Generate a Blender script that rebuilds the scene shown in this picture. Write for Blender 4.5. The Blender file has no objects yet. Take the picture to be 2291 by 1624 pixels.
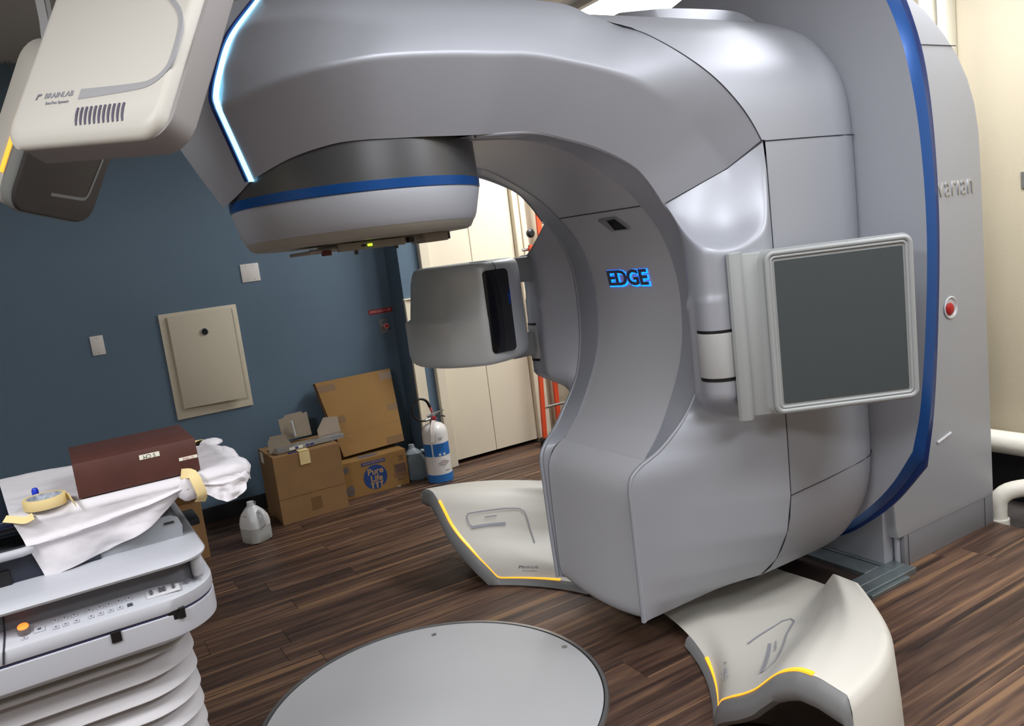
import bpy, bmesh, math, random
from mathutils import Vector, Matrix
random.seed(7)
C = bpy.context.scene.collection
PI = math.pi
Y0 = 2.416            # the machine's plane of symmetry; the rotation axis runs along x at z = 1.3

# ---------------------------------------------------------------- camera
cam_d = bpy.data.cameras.new('camera'); cam = bpy.data.objects.new('camera', cam_d); C.objects.link(cam)
cam_d.sensor_width = 36.0; cam_d.lens = 36.0 * 1781.235 / 2291.0
cam_d.clip_start = 0.05; cam_d.clip_end = 60
yaw, pitch, roll = 0.522790886, 0.151844123, -0.125111455
fw = Vector((math.sin(yaw)*math.cos(pitch), math.cos(yaw)*math.cos(pitch), -math.sin(pitch)))
rt = fw.cross(Vector((0, 0, 1))).normalized(); up = rt.cross(fw)
cr, sr = math.cos(roll), math.sin(roll)
r2 = rt*cr + up*sr; u2 = -rt*sr + up*cr
cam.matrix_world = Matrix(((r2.x, u2.x, -fw.x, 0), (r2.y, u2.y, -fw.y, 0), (r2.z, u2.z, -fw.z, 1.55), (0, 0, 0, 1)))
bpy.context.scene.camera = cam
# ---------------------------------------------------------------- world, lights, exposure
sc = bpy.context.scene
sc.view_settings.view_transform = 'Standard'; sc.view_settings.look = 'None'
sc.view_settings.gamma = 1.0; sc.view_settings.use_curve_mapping = False
sc.view_settings.exposure = 0.38
w = bpy.data.worlds.new('world'); sc.world = w; w.use_nodes = True
w.node_tree.nodes['Background'].inputs[0].default_value = (0.80, 0.86, 1.0, 1)
w.node_tree.nodes['Background'].inputs[1].default_value = 0.5
def area(name, loc, sx, sy, watt, col=(.97, .98, 1), aim=None, spread=None):
    l = bpy.data.lights.new(name, 'AREA'); l.shape = 'RECTANGLE'; l.size = sx; l.size_y = sy
    l.energy = watt; l.color = col
    if spread: l.spread = spread
    o = bpy.data.objects.new(name, l); C.objects.link(o); o.location = loc
    if aim:
        o.rotation_euler = (Vector(aim) - Vector(loc)).to_track_quat('-Z', 'Y').to_euler()
    return o
area('ceiling_panel_light', (-1.4, 0.7, 2.80), 0.6, 1.2, 66)
area('ceiling_panel_light', (1.25, 0.95, 2.80), 1.2, 0.6, 24)
area('ceiling_panel_light', (0.9, -1.0, 2.80), 1.2, 0.6, 30)
area('ceiling_panel_light', (3.0, 0.1, 2.80), 1.2, 0.6, 40)
area('ceiling_panel_light', (3.25, 2.0, 2.80), 0.6, 0.9, 34)
area('ceiling_panel_light', (3.35, 4.0, 2.78), 0.55, 1.1, 44)

# ---------------------------------------------------------------- helpers
MATS = {}
def mat(name, col, rough=.5, metal=0., spec=.5, emit=None, estr=0, noise=None, bump=None, trans=0, alpha=None, ior=None, coat=0):
    if name in MATS: return MATS[name]
    m = bpy.data.materials.new(name); m.use_nodes = True; nt = m.node_tree; b = nt.nodes['Principled BSDF']
    b.inputs['Base Color'].default_value = (*col, 1); b.inputs['Roughness'].default_value = rough
    b.inputs['Metallic'].default_value = metal; b.inputs['Specular IOR Level'].default_value = spec
    b.inputs['Coat Weight'].default_value = coat; b.inputs['Coat Roughness'].default_value = .15
    if trans: b.inputs['Transmission Weight'].default_value = trans
    if ior: b.inputs['IOR'].default_value = ior
    if alpha is not None: b.inputs['Alpha'].default_value = alpha
    if emit: b.inputs['Emission Color'].default_value = (*emit, 1); b.inputs['Emission Strength'].default_value = estr
    tc = nt.nodes.new('ShaderNodeTexCoord')
    if noise:
        sc_, amt = noise
        n = nt.nodes.new('ShaderNodeTexNoise'); n.inputs['Scale'].default_value = sc_; n.inputs['Detail'].default_value = 5
        nt.links.new(tc.outputs['Object'], n.inputs['Vector'])
        r = nt.nodes.new('ShaderNodeValToRGB')
        r.color_ramp.elements[0].position = .3; r.color_ramp.elements[1].position = .7
        r.color_ramp.elements[0].color = (*[c*(1-amt) for c in col], 1)
        r.color_ramp.elements[1].color = (*[min(1, c*(1+amt)) for c in col], 1)
        nt.links.new(n.outputs['Fac'], r.inputs['Fac']); nt.links.new(r.outputs['Color'], b.inputs['Base Color'])
    if bump:
        sc_, amt = bump
        n = nt.nodes.new('ShaderNodeTexNoise'); n.inputs['Scale'].default_value = sc_; n.inputs['Detail'].default_value = 4
        nt.links.new(tc.outputs['Object'], n.inputs['Vector'])
        bp = nt.nodes.new('ShaderNodeBump'); bp.inputs['Strength'].default_value = amt; bp.inputs['Distance'].default_value = .01
        nt.links.new(n.outputs['Fac'], bp.inputs['Height']); nt.links.new(bp.outputs['Normal'], b.inputs['Normal'])
    MATS[name] = m; return m
def lin(r, g, b):
    f = lambda c: (c/255)/12.92 if c/255 <= .04045 else ((c/255+.055)/1.055)**2.4
    return (f(r), f(g), f(b))

def link(name, me, m, parent=None, angle=35):
    o = bpy.data.objects.new(name, me); C.objects.link(o)
    if m is not None: me.materials.append(m)
    if angle:
        me.polygons.foreach_set('use_smooth', [True]*len(me.polygons)); me.set_sharp_from_angle(angle=math.radians(angle))
    if parent is not None:
        o.parent = parent; o.matrix_parent_inverse = parent.matrix_world.inverted() if False else Matrix.Translation(-parent.location) @ Matrix.Identity(4) if parent.rotation_euler == None else Matrix.Identity(4)
    return o
# all meshes are made in world coordinates; a thing's Empty stands at its base and its parts are shifted into its space
def obj(name, bm, m, parent=None, angle=35, label=None):
    bmesh.ops.remove_doubles(bm, verts=bm.verts, dist=1e-6)
    bmesh.ops.recalc_face_normals(bm, faces=bm.faces)
    if parent is not None:
        off = origin(parent)
        bmesh.ops.translate(bm, verts=bm.verts, vec=-off)
    me = bpy.data.meshes.new(name); bm.to_mesh(me); bm.free()
    o = bpy.data.objects.new(name, me); C.objects.link(o)
    if m is not None: me.materials.append(m)
    if angle and len(me.polygons):
        me.polygons.foreach_set('use_smooth', [True]*len(me.polygons)); me.set_sharp_from_angle(angle=math.radians(angle))
    if parent is not None: o.parent = parent
    if label: o['label'] = label
    return o
def origin(o):
    v = Vector(o.location)
    while o.parent is not None:
        o = o.parent; v += o.location
    return v
def tag(o, label, cat, group=None):
    o['label'] = label; o['category'] = cat
    if group: o['group'] = group
    return o
def thing(name, label, cat, loc, group=None):
    o = bpy.data.objects.new(name, None); C.objects.link(o); o.location = loc; o.empty_display_size = .1
    return tag(o, label, cat, group)
def struct(name, bm, m, angle=0):
    o = obj(name, bm, m, None, angle); o['kind'] = 'structure'; return o

def box(bm, x0, x1, y0, y1, z0, z1, M=None):
    vs = [bm.verts.new(Vector(p) if M is None else M @ Vector(p)) for p in
          ((x0,y0,z0),(x1,y0,z0),(x1,y1,z0),(x0,y1,z0),(x0,y0,z1),(x1,y0,z1),(x1,y1,z1),(x0,y1,z1))]
    for f in ((0,3,2,1),(4,5,6,7),(0,1,5,4),(1,2,6,5),(2,3,7,6),(3,0,4,7)): bm.faces.new([vs[i] for i in f])
    return bm
def B(): return bmesh.new()
def bbox(x0, x1, y0, y1, z0, z1, r=0, seg=2, M=None):
    bm = B(); box(bm, x0, x1, y0, y1, z0, z1)
    if r: bmesh.ops.bevel(bm, geom=list(bm.edges), offset=r, segments=seg, affect='EDGES', profile=.5)
    if M is not None: bmesh.ops.transform(bm, matrix=M, verts=bm.verts)
    return bm
def merge(*bms):
    out = B()
    for b in bms:
        me = bpy.data.meshes.new('t'); b.to_mesh(me); b.free(); out.from_mesh(me); bpy.data.meshes.remove(me)
    return out
def rrect(w, h, r, n=5):
    pts = []
    for cx, cy, a0 in ((w/2-r, h/2-r, 0), (-w/2+r, h/2-r, 90), (-w/2+r, -h/2+r, 180), (w/2-r, -h/2+r, 270)):
        for k in range(n+1):
            a = math.radians(a0 + 90*k/n); pts.append((cx+r*math.cos(a), cy+r*math.sin(a)))
    return pts
def rings(rs, cap0=True, cap1=True, close=True, bm=None):
    """loft through closed rings of equal length"""
    bm = bm or B(); V = [[bm.verts.new(p) for p in r] for r in rs]
    n = len(V[0])
    for a, b in zip(V[:-1], V[1:]):
        for i in range(n if close else n-1):
            j = (i+1) % n
            try: bm.faces.new((a[i], a[j], b[j], b[i]))
            except ValueError: pass
    if cap0: bm.faces.new(V[0][::-1])
    if cap1: bm.faces.new(V[-1])
    return bm
def frame(o, u, v):      # maps (a, b, c) to o + a*u + b*v + c*(u x v)
    u = Vector(u).normalized(); v = Vector(v); v = (v - u*v.dot(u)).normalized(); n = u.cross(v)
    return Matrix(((u.x, v.x, n.x, o[0]), (u.y, v.y, n.y, o[1]), (u.z, v.z, n.z, o[2]), (0, 0, 0, 1)))
def prism(pts, d0, d1, M=None, bev=0):
    """flat outline (a, b) extruded from c = d0 to c = d1 in frame M"""
    M = M or Matrix.Identity(4)
    bm = rings([[M @ Vector((a, b, d0)) for a, b in pts], [M @ Vector((a, b, d1)) for a, b in pts]])
    if bev:
        bmesh.ops.recalc_face_normals(bm, faces=bm.faces)
        fs = [f for f in bm.faces if len(f.verts) == len(pts)]
        es = {e for f in fs for e in f.edges}
        bmesh.ops.bevel(bm, geom=list(es), offset=bev, segments=3, affect='EDGES', profile=.5)
    return bm
def lathe(prof, c, n=40, axis=(0, 0, 1), cap=True):
    ax = Vector(axis).normalized(); t = Vector((1, 0, 0)) if abs(ax.x) < .9 else Vector((0, 1, 0))
    u = ax.cross(t).normalized(); v = ax.cross(u)
    rs = [[Vector(c) + ax*h + (u*math.cos(2*PI*k/n) + v*math.sin(2*PI*k/n))*max(r, 1e-4) for k in range(n)] for r, h in prof]
    return rings(rs, cap, cap)
def crom(P, n, closed=False):
    """smooth curve of n points, evenly spaced, through control points"""
    P = [Vector(p) for p in P]
    if len(P) == 2: return [P[0].lerp(P[1], i/(n-1)) for i in range(n)]
    Q = ([P[-1]] + P + [P[0], P[1]]) if closed else ([P[0]*2-P[1]] + P + [P[-1]*2-P[-2]])
    fine = []
    for i in range(1, len(Q)-2):
        a, b, c, d = Q[i-1:i+3]
        for k in range(12):
            t = k/12
            fine.append(.5*((2*b) + (c-a)*t + (2*a-5*b+4*c-d)*t*t + (3*b-a-3*c+d)*t**3))
    fine.append(Q[-2].copy())
    return resample(fine, n)
def resample(fine, n):
    fine = [Vector(p) for p in fine]
    L = [0]
    for a, b in zip(fine[:-1], fine[1:]): L.append(L[-1] + (b-a).length)
    out = []; j = 0
    for i in range(n):
        s = L[-1]*i/(n-1)
        while j < len(L)-2 and L[j+1] < s: j += 1
        d = L[j+1]-L[j]; out.append(fine[j].lerp(fine[j+1], 0 if d == 0 else min(1, (s-L[j])/d)))
    return out
def tube(path, r, n=10, caps=True, bm=None, close=False):
    P = [Vector(p) for p in path]; rs = []; u = None
    for i, p in enumerate(P):
        if close: t = (P[(i+1) % len(P)] - P[i-1]).normalized()
        else: t = (P[min(i+1, len(P)-1)] - P[max(i-1, 0)]).normalized()
        if u is None: u = t.orthogonal().normalized()
        u = (u - t*u.dot(t)).normalized(); v = t.cross(u)
        rr = r[i] if isinstance(r, (list, tuple)) else r
        rs.append([p + (u*math.cos(2*PI*k/n) + v*math.sin(2*PI*k/n))*rr for k in range(n)])
    if close: rs.append(rs[0])
    bm = rings(rs, caps and not close, caps and not close, bm=bm)
    return bm
def ribbon(path, nrm, wd, th):
    """flat strip of width wd along path, lying on surface with normal nrm (function or vector), raised th"""
    P = [Vector(p) for p in path]; rs = []
    for i, p in enumerate(P):
        t = (P[min(i+1, len(P)-1)] - P[max(i-1, 0)]).normalized()
        n = Vector(nrm[i] if isinstance(nrm, list) else nrm).normalized(); s = t.cross(n).normalized()
        rs.append([p - s*wd/2 - n*th*.5, p - s*wd/2 + n*th, p + s*wd/2 + n*th, p + s*wd/2 - n*th*.5])
    return rings(rs)
def fillet(P, r, k=4):
    out = [P[0]]
    for i in range(1, len(P)-1):
        a, b, c = P[i-1], P[i], P[i+1]
        ri = r[i-1] if isinstance(r, (list, tuple)) else r
        d1 = min(ri, (a-b).length*.45); d2 = min(ri, (c-b).length*.45)
        p, q = b + (a-b).normalized()*d1 if (a-b).length else b, b + (c-b).normalized()*d2 if (c-b).length else b
        for j in range(k+1):
            t = j/k; out.append(p*(1-t)**2 + b*2*t*(1-t) + q*t*t)
    out.append(P[-1]); return out
def skin(curves, n, r=.02, bm=None, sub=3, smooth=True, k=4):
    """surface through a list of curves (each a list of points), corners of every cross-section rounded by r"""
    cs = [crom(c, n) if smooth else resample(c, n) for c in curves]
    rs = []
    for i in range(n):
        sec = fillet([c[i] for c in cs], r, k); fine = [sec[0]]
        for a, b in zip(sec[:-1], sec[1:]):
            m = sub if (b-a).length > .05 else 1
            m = 1 if m == 1 else sub
            fine.append(b)
        rs.append(fine)
    return rings(rs, False, False, close=False, bm=bm)
def mirror(bm):
    """adds the half across the machine's symmetry plane"""
    g = bmesh.ops.duplicate(bm, geom=bm.verts[:] + bm.edges[:] + bm.faces[:])
    vs = [e for e in g['geom'] if isinstance(e, bmesh.types.BMVert)]
    for v in vs: v.co.y = 2*Y0 - v.co.y
    bmesh.ops.reverse_faces(bm, faces=[e for e in g['geom'] if isinstance(e, bmesh.types.BMFace)])
    return bm
def mir(p): return (p[0], 2*Y0-p[1], p[2])
def solid(bm, th):
    """gives a sheet of faces a thickness inward"""
    bmesh.ops.remove_doubles(bm, verts=bm.verts, dist=1e-5)
    bmesh.ops.recalc_face_normals(bm, faces=bm.faces)
    bmesh.ops.solidify(bm, geom=bm.faces[:], thickness=th)
    return bm
def text(name, s, M, size, m, parent, ext=.0006, align='CENTER', sx=1.0, shear=0, bold=0, sp=1.0, label=None, bev=0):
    cu = bpy.data.curves.new(name, 'FONT'); cu.body = s; cu.size = size; cu.extrude = ext; cu.align_x = align; cu.align_y = 'CENTER'
    cu.shear = shear; cu.offset = bold; cu.space_character = sp; cu.resolution_u = 3; cu.bevel_depth = bev
    t = bpy.data.objects.new('t', cu); C.objects.link(t)
    dg = bpy.context.evaluated_depsgraph_get(); me = bpy.data.meshes.new_from_object(t.evaluated_get(dg))
    bpy.data.objects.remove(t)
    me.transform(M @ Matrix.Diagonal((sx, 1, 1, 1)))
    if parent is not None: me.transform(Matrix.Translation(-origin(parent)))
    me.name = name; o = bpy.data.objects.new(name, me); C.objects.link(o); me.materials.clear(); me.materials.append(m)
    if parent is not None: o.parent = parent
    if label: o['label'] = label
    return o

# ---------------------------------------------------------------- materials
SILVER = mat('silver_paint', lin(164, 167, 176), rough=.46, metal=.32, spec=.4)
SILVER2 = mat('silver_paint_plain', lin(166, 169, 178), rough=.5, metal=.15)
PANELG = mat('light_grey_paint', lin(184, 185, 190), rough=.45, metal=.1)
DARKG = mat('dark_metallic_paint', lin(98, 99, 102), rough=.33, metal=.6)
BLUE = mat('blue_gloss', lin(6, 76, 150), rough=.36, metal=.35, coat=.1)
BLUED = mat('deep_blue', lin(12, 45, 110), rough=.35, metal=.2)
WHITE = mat('warm_white_plastic', lin(206, 203, 195), rough=.5)
GREYP = mat('mid_grey_plastic', lin(128, 129, 130), rough=.45)
LGREY = mat('pale_grey_plastic', lin(198, 199, 202), rough=.45)
DARKP = mat('charcoal_plastic', lin(70, 66, 66), rough=.5)
BLACK = mat('black_plastic', lin(18, 18, 20), rough=.4)
GLASSB = mat('black_glass', lin(10, 12, 20), rough=.06, spec=.6)
SEAM = mat('seam_shadow_gap', lin(48, 48, 58), rough=.8)
AMBER = mat('amber_light', lin(255, 170, 30), rough=.4, emit=(1, .43, .03), estr=.85)
CYANL = mat('cyan_light', lin(180, 230, 255), rough=.4, emit=(.26, .74, 1.0), estr=2.4)
CARD = mat('cardboard', lin(150, 114, 72), rough=.85, noise=(6, .07), bump=(60, .1))
CARDD = mat('cardboard_edge', lin(120, 88, 52), rough=.9)
TAPE = mat('masking_tape', lin(228, 206, 150), rough=.7, noise=(20, .05))
STEEL = mat('brushed_steel', lin(170, 170, 170), rough=.35, metal=.9)
ALU = mat('galvanised_plate', lin(135, 146, 150), rough=.38, metal=.75, noise=(12, .12))
CLOTH = mat('white_cotton', lin(218, 215, 220), rough=.9, bump=(400, .08))
CREAM = mat('cream_paint', lin(230, 220, 198), rough=.55, noise=(2, .02))
RED = mat('red_plastic', lin(170, 20, 25), rough=.4)
ORANGE = mat('orange_fibreglass', lin(232, 84, 46), rough=.45)
INK = mat('grey_print', lin(150, 151, 160), rough=.6)
INKB = mat('blue_ink', lin(28, 60, 120), rough=.7)
INKD = mat('dark_ink', lin(64, 62, 74), rough=.7)

def wall_mat(name, col):
    m = mat(name, col, rough=.6, noise=(1.5, .03), bump=(160, .12)); return m
WALLB = wall_mat('slate_blue_wall_paint', lin(92, 114, 133))
WALLC = wall_mat('cream_wall_paint', lin(180, 170, 148))
CEIL = mat('ceiling_tile', lin(200, 198, 194), rough=.9, bump=(300, .1))

def wood():
    m = bpy.data.materials.new('walnut_vinyl_plank'); m.use_nodes = True; nt = m.node_tree; N = nt.nodes; b = N['Principled BSDF']
    b.inputs['Roughness'].default_value = .42; b.inputs['Specular IOR Level'].default_value = .4
    def nn(t, **k):
        x = N.new(t)
        for a, v in k.items(): setattr(x, a, v)
        return x
    tc = nn('ShaderNodeTexCoord'); oi = nn('ShaderNodeObjectInfo')
    add = nn('ShaderNodeVectorMath', operation='ADD'); mul = nn('ShaderNodeVectorMath', operation='SCALE'); mul.inputs[3].default_value = 37.0
    cmb = nn('ShaderNodeCombineXYZ')
    for i in range(3): nt.links.new(oi.outputs['Random'], cmb.inputs[i])
    nt.links.new(cmb.outputs[0], mul.inputs[0]); nt.links.new(tc.outputs['Object'], add.inputs[0]); nt.links.new(mul.outputs[0], add.inputs[1])
    mp = nn('ShaderNodeMapping'); mp.inputs['Scale'].default_value = (1.1, 17, 1); nt.links.new(add.outputs[0], mp.inputs[0])
    n1 = nn('ShaderNodeTexNoise'); n1.inputs['Scale'].default_value = 1.6; n1.inputs['Detail'].default_value = 7; n1.inputs['Distortion'].default_value = .9
    nt.links.new(mp.outputs[0], n1.inputs['Vector'])
    r1 = nn('ShaderNodeValToRGB'); e = r1.color_ramp.elements
    e[0].position = .30; e[0].color = (*lin(48, 36, 33), 1); e[1].position = .78; e[1].color = (*lin(128, 100, 80), 1)
    x = e.new(.5); x.color = (*lin(84, 63, 53), 1)
    nt.links.new(n1.outputs['Fac'], r1.inputs['Fac'])
    # per-plank tone
    r2_ = nn('ShaderNodeValToRGB'); e = r2_.color_ramp.elements
    e[0].color = (.68, .66, .66, 1); e[1].color = (1.22, 1.18, 1.12, 1)
    nt.links.new(oi.outputs['Random'], r2_.inputs['Fac'])
    mx = nn('ShaderNodeMix', data_type='RGBA', blend_type='MULTIPLY'); mx.inputs[0].default_value = 1
    nt.links.new(r1.outputs[0], mx.inputs[6]); nt.links.new(r2_.outputs[0], mx.inputs[7])
    # pale sapwood streaks
    mp2 = nn('ShaderNodeMapping'); mp2.inputs['Scale'].default_value = (.32, 22, 1); nt.links.new(add.outputs[0], mp2.inputs[0])
    n2 = nn('ShaderNodeTexNoise'); n2.inputs['Scale'].default_value = 1.1; n2.inputs['Detail'].default_value = 2; nt.links.new(mp2.outputs[0], n2.inputs['Vector'])
    r3 = nn('ShaderNodeValToRGB'); e = r3.color_ramp.elements
    e[0].position = .60; e[0].color = (0, 0, 0, 1); e[1].position = .67; e[1].color = (.85, .85, .85, 1)
    nt.links.new(n2.outputs['Fac'], r3.inputs['Fac'])
    mx2 = nn('ShaderNodeMix', data_type='RGBA'); nt.links.new(r3.outputs[0], mx2.inputs[0]); nt.links.new(mx.outputs[2], mx2.inputs[6])
    mx2.inputs[7].default_value = (*lin(138, 106, 78), 1)
    nt.links.new(mx2.outputs[2], b.inputs['Base Color'])
    bp = nn('ShaderNodeBump'); bp.inputs['Strength'].default_value = .12; bp.inputs['Distance'].default_value = .002
    nt.links.new(n1.outputs['Fac'], bp.inputs['Height']); nt.links.new(bp.outputs[0], b.inputs['Normal'])
    MATS['wood'] = m; return m
WOOD = wood()

# ---------------------------------------------------------------- room
bm = B(); box(bm, -3.2, 3.575, -3.0, 5.6, -.20, -.009); floor = struct('floor', bm, mat('subfloor', lin(30, 26, 24), .9))
bm = B(); box(bm, 3.575, 4.7, -3.0, 5.6, -.26, -.10)
pit = obj('bare_slab', bm, mat('bare_concrete_dark', lin(64, 58, 56), .9, noise=(5, .35)), floor, 0)
# planks, 152 mm wide, each one a part of the floor
PW = .15221; PL = 1.22
pm = {}
def plank_mesh(x0, x1):
    key = round(x1-x0, 3)
    if key in pm: return pm[key]
    b_ = bbox(.0006, x1-x0-.0006, .0006, PW-.0006, -.009, 0)
    top = [e for e in b_.edges if all(v.co.z > -.001 for v in e.verts)]
    bmesh.ops.bevel(b_, geom=top, offset=.0008, segments=1, affect='EDGES')
    me = bpy.data.meshes.new('plank'); b_.to_mesh(me); b_.free(); me.materials.append(WOOD); pm[key] = me; return me
yb = .9329*1.55 - 16*PW
row = 0
while yb + row*PW < 5.32:
    y = yb + row*PW; row += 1
    xs = -1.72 + random.choice([0, .3, .61, .85, 1.05]) + .05*(row % 3)
    joints = {  # joints the photograph shows
        10: .0}
    x = -2.2; nx = xs
    hidden = y < .6
    while x < 3.574:
        e = min(nx, 3.574)
        if e - x > .02 and not (e < -.9 or (y < .3) or (e < .1 and y < 2.2)):
            o = bpy.data.objects.new('plank', plank_mesh(x, e)); C.objects.link(o); o.parent = floor; o.location = (x, y, 0)
        elif e - x > .02: pass
        x = e; nx = e + PL
# the rest of the floor, away from the picture, is one sheet of the same planks
bm = B(); box(bm, -3.2, 3.575, -3.0, yb+ math.ceil((.3-yb)/PW)*PW, -.009, 0); box(bm, -3.2, -.9-.001, .3, 5.4, -.009, -.0005)
o = obj('plank_field', bm, WOOD, floor, 0); o['kind'] = 'stuff'

bm = B(); box(bm, -3.2, 2.15, 5.335, 5.6, 0, 2.9); struct('wall_back', bm, WALLB)
bm = B(); box(bm, 2.15, 4.8, 5.10, 5.6, 2.2, 2.9); box(bm, 2.15, 2.36, 5.10, 5.6, 0, 2.2)
struct('wall_back_pier', bm, WALLB)
bm = B(); box(bm, 3.10, 4.8, 5.10, 5.6, .0, 2.2); struct('wall_back_right', bm, WALLC)
bm = B(); box(bm, 4.15, 4.8, -3.0, 5.6, -.26, 2.9); struct('wall_right', bm, WALLC)
bm = B(); box(bm, -3.4, -3.2, -3.2, 5.6, -.2, 2.9); struct('wall_left', bm, WALLC)
bm = B(); box(bm, -3.4, 4.8, -3.2, -3.0, -.2, 2.9); struct('wall_front', bm, WALLC)
bm = B(); box(bm, -3.4, 4.8, -3.2, 5.6, 2.86, 3.0); struct('ceiling', bm, CEIL)
bm = bbox(-3.2, 2.15, 5.322, 5.336, 0, .10, .002, 1); struct('baseboard_back', bm, mat('black_vinyl_base', lin(22, 22, 28), .5))
bm = bbox(2.135, 2.15, 5.10, 5.33, 0, .10, .002, 1); struct('baseboard_pier', bm, MATS['black_vinyl_base'])
bm = bbox(4.13, 4.151, -3, 5.1, -.1, .16, .002, 1); struct('baseboard_right', bm, MATS['black_vinyl_base'])
bm = bbox(3.18, 4.15, 5.085, 5.101, 0, .06, .002, 1); struct('baseboard_back_right', bm, MATS['black_vinyl_base'])
# ceiling grid tiles over the machine (raised frames, each tile a part)
ceil_o = bpy.data.objects['ceiling']
TILE = mat('ceiling_tile_white', lin(214, 212, 206), rough=.9, bump=(250, .2))
tm = None
for i in range(3):
    for j in range(3):
        x0 = 2.25 + i*.62; y0 = 2.6 + j*.62
        if i == 1 and j == 2: continue
        if i == 1 and j == 1: pass
        if tm is None:
            b_ = bbox(.012, .608, .012, .608, -.012, 0, .003, 1); tm = bpy.data.meshes.new('ceiling_tile'); b_.to_mesh(tm); b_.free(); tm.materials.append(TILE)
        o = bpy.data.objects.new('ceiling_tile', tm); C.objects.link(o); o.parent = ceil_o; o.location = (x0, y0, 2.86)
# door: tall cream double panel, casing
bm = B(); box(bm, 2.36, 3.10, 5.30, 5.34, 0, 2.2); dr = struct('door_1', bm, BLACK)
for x0, x1 in ((2.375, 2.718), (2.722, 3.085)):
    obj('door_panel', bbox(x0, x1, 5.105, 5.145, .03, 2.15, .003, 1), CREAM, dr)
obj('door_casing', bbox(2.30, 2.372, 5.06, 5.12, 0, 2.2, .004, 1), CREAM, dr)
obj('door_casing', bbox(3.088, 3.135, 5.06, 5.12, .03, 2.2, .004, 1), CREAM, dr)
obj('door_casing', bbox(3.155, 3.20, 5.075, 5.12, .03, 2.2, .004, 1), CREAM, dr)
# guard panel on the pier
g = thing('wall_guard_panel', 'tall narrow cream guard panel with a capped top on the pier left of the door', 'panel', (2.18, 5.09, 0))
obj('board', bbox(2.155, 2.225, 5.085, 5.10, 0, 1.235, .002, 1), CREAM, g)
obj('end_strip', bbox(2.143, 2.156, 5.075, 5.10, 0, 1.235, .002, 1), CREAM, g)
obj('cap', bbox(2.138, 2.232, 5.07, 5.10, 1.235, 1.245, .002, 1), CREAM, g)
# ceiling light, the one in view
cl = thing('ceiling_light', 'bright recessed ceiling light panel glowing above the machine', 'light', (3.35, 4.0, 2.86))
obj('frame', merge(bbox(2.98, 3.72, 3.36, 3.40, 2.82, 2.86), bbox(2.98, 3.72, 4.60, 4.64, 2.82, 2.86), bbox(2.98, 3.02, 3.4, 4.6, 2.82, 2.86), bbox(3.68, 3.72, 3.4, 4.6, 2.82, 2.86)), WHITE, cl)
obj('diffuser', bbox(3.02, 3.68, 3.40, 4.60, 2.835, 2.845), mat('lamp_diffuser', (1, 1, 1), emit=(1, .98, .94), estr=4), cl)
# ================================================================ the treatment machine
gantry = thing('treatment_gantry', 'huge silver C-shaped radiotherapy machine with EDGE lit blue on its inner face', 'medical machine', (2.2, Y0, .1))
# cross-section of the rear drum: (half-width, height), bottom centre to top centre
SEC = [(0,.115),(.272,.15),(.40,.21),(.485,.30),(.545,.42),(.572,.56),(.575,.79),(.575,1.3),(.572,1.77),(.542,1.98),(.45,2.12),(.366,2.182),(.2,2.255),(0,2.285)]
def secring(x, dw=0, z0=None, z1=None):
    P = [Vector((x, Y0-w*(1+dw/.575), 1.3+(z-1.3)*(1+dw/1.0))) for w, z in SEC]
    P = crom(P, 60); full = P + [Vector((p.x, 2*Y0-p.y, p.z)) for p in P[-2:0:-1]]
    return full
# --- drum cover, with a slight roll-in at its rear edge
bm = rings([secring(2.108), secring(2.2), secring(2.45), secring(2.52, -.004), secring(2.57, -.016), secring(2.60, -.036)], False, True)
cp = crom([Vector((2.108, Y0-w, z)) for w, z in SEC], 400)
def at_w(p):
    best = min(range(200, 400), key=lambda i: (cp[i].z-p[2])**2 + (cp[i].y-p[1])**2)
    return cp[best]
F_ = [(0.672,2.310,2.289)] + [(.72, 2.22, 2.275), (.80, 2.15, 2.27), (.9, 2.10, 2.255), (1.2, 2.08, 2.25), (1.5, 2.06, 2.235), (1.70, 2.02, 2.175), (1.79, 1.975, 2.12), (1.832, 1.936, 2.076), (1.872, 1.907, 2.038), (1.906, 1.878, 1.992), (1.964, 1.868, 1.945), (2.022, 1.857, 1.886), (2.059, 1.848, 1.828), (2.092, 1.842, 1.768)]
F_ = F_[:6] + [(1.62, 2.062, 2.205), (1.695, 2.035, 2.170), (1.745, 1.983, 2.136), (1.784, 1.954, 2.106), (1.823, 1.926, 2.072), (1.864, 1.901, 2.035), (1.908, 1.879, 1.994), (1.958, 1.863, 1.945), (2.012, 1.852, 1.885), (2.054, 1.847, 1.830), (2.090, 1.8425, 1.768)]
F_end = [(1.58, Y0, 2.28), (1.61, 2.25, 2.25), (1.65, 2.12, 2.21)] + F_[7:]
fe = crom(F_end, 80)
rs_ = []
for a in fe:
    b = at_w(a); rs_.append([Vector((a.x+(2.109-a.x)*t, b.y, b.z)) for t in (0, .25, .5, .75, 1)])
bm = merge(bm, mirror(rings(rs_, False, False, close=False)))
drum = obj('drum_cover', bm, SILVER, gantry, 50)
# seams on the drum: one along each side high up, one low down
def seam(pts, r=.0016, parent=None, name='panel_gap'):
    return obj(name, tube(pts, r, 6), SEAM, parent or drum, 60)
seam([(2.10, 1.8415, 1.765), (2.3, 1.8420, 1.767), (2.48, 1.8425, 1.768), (2.57, 1.857, 1.769), (2.598, 1.871, 1.77)])
seam([(2.105, 1.8432, .56), (2.3, 1.8424, .57), (2.5, 1.8444, .585), (2.57, 1.8560, .59), (2.597, 1.872, .60)])
gp_ = secring(2.600, -.040)
obj('panel_gap', tube([Vector((2.598, Y0+(p.y-Y0)*1.006, 1.3+(p.z-1.3)*1.004)) for p in gp_], .003, 6, close=True), SEAM, drum, 60)
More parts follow.
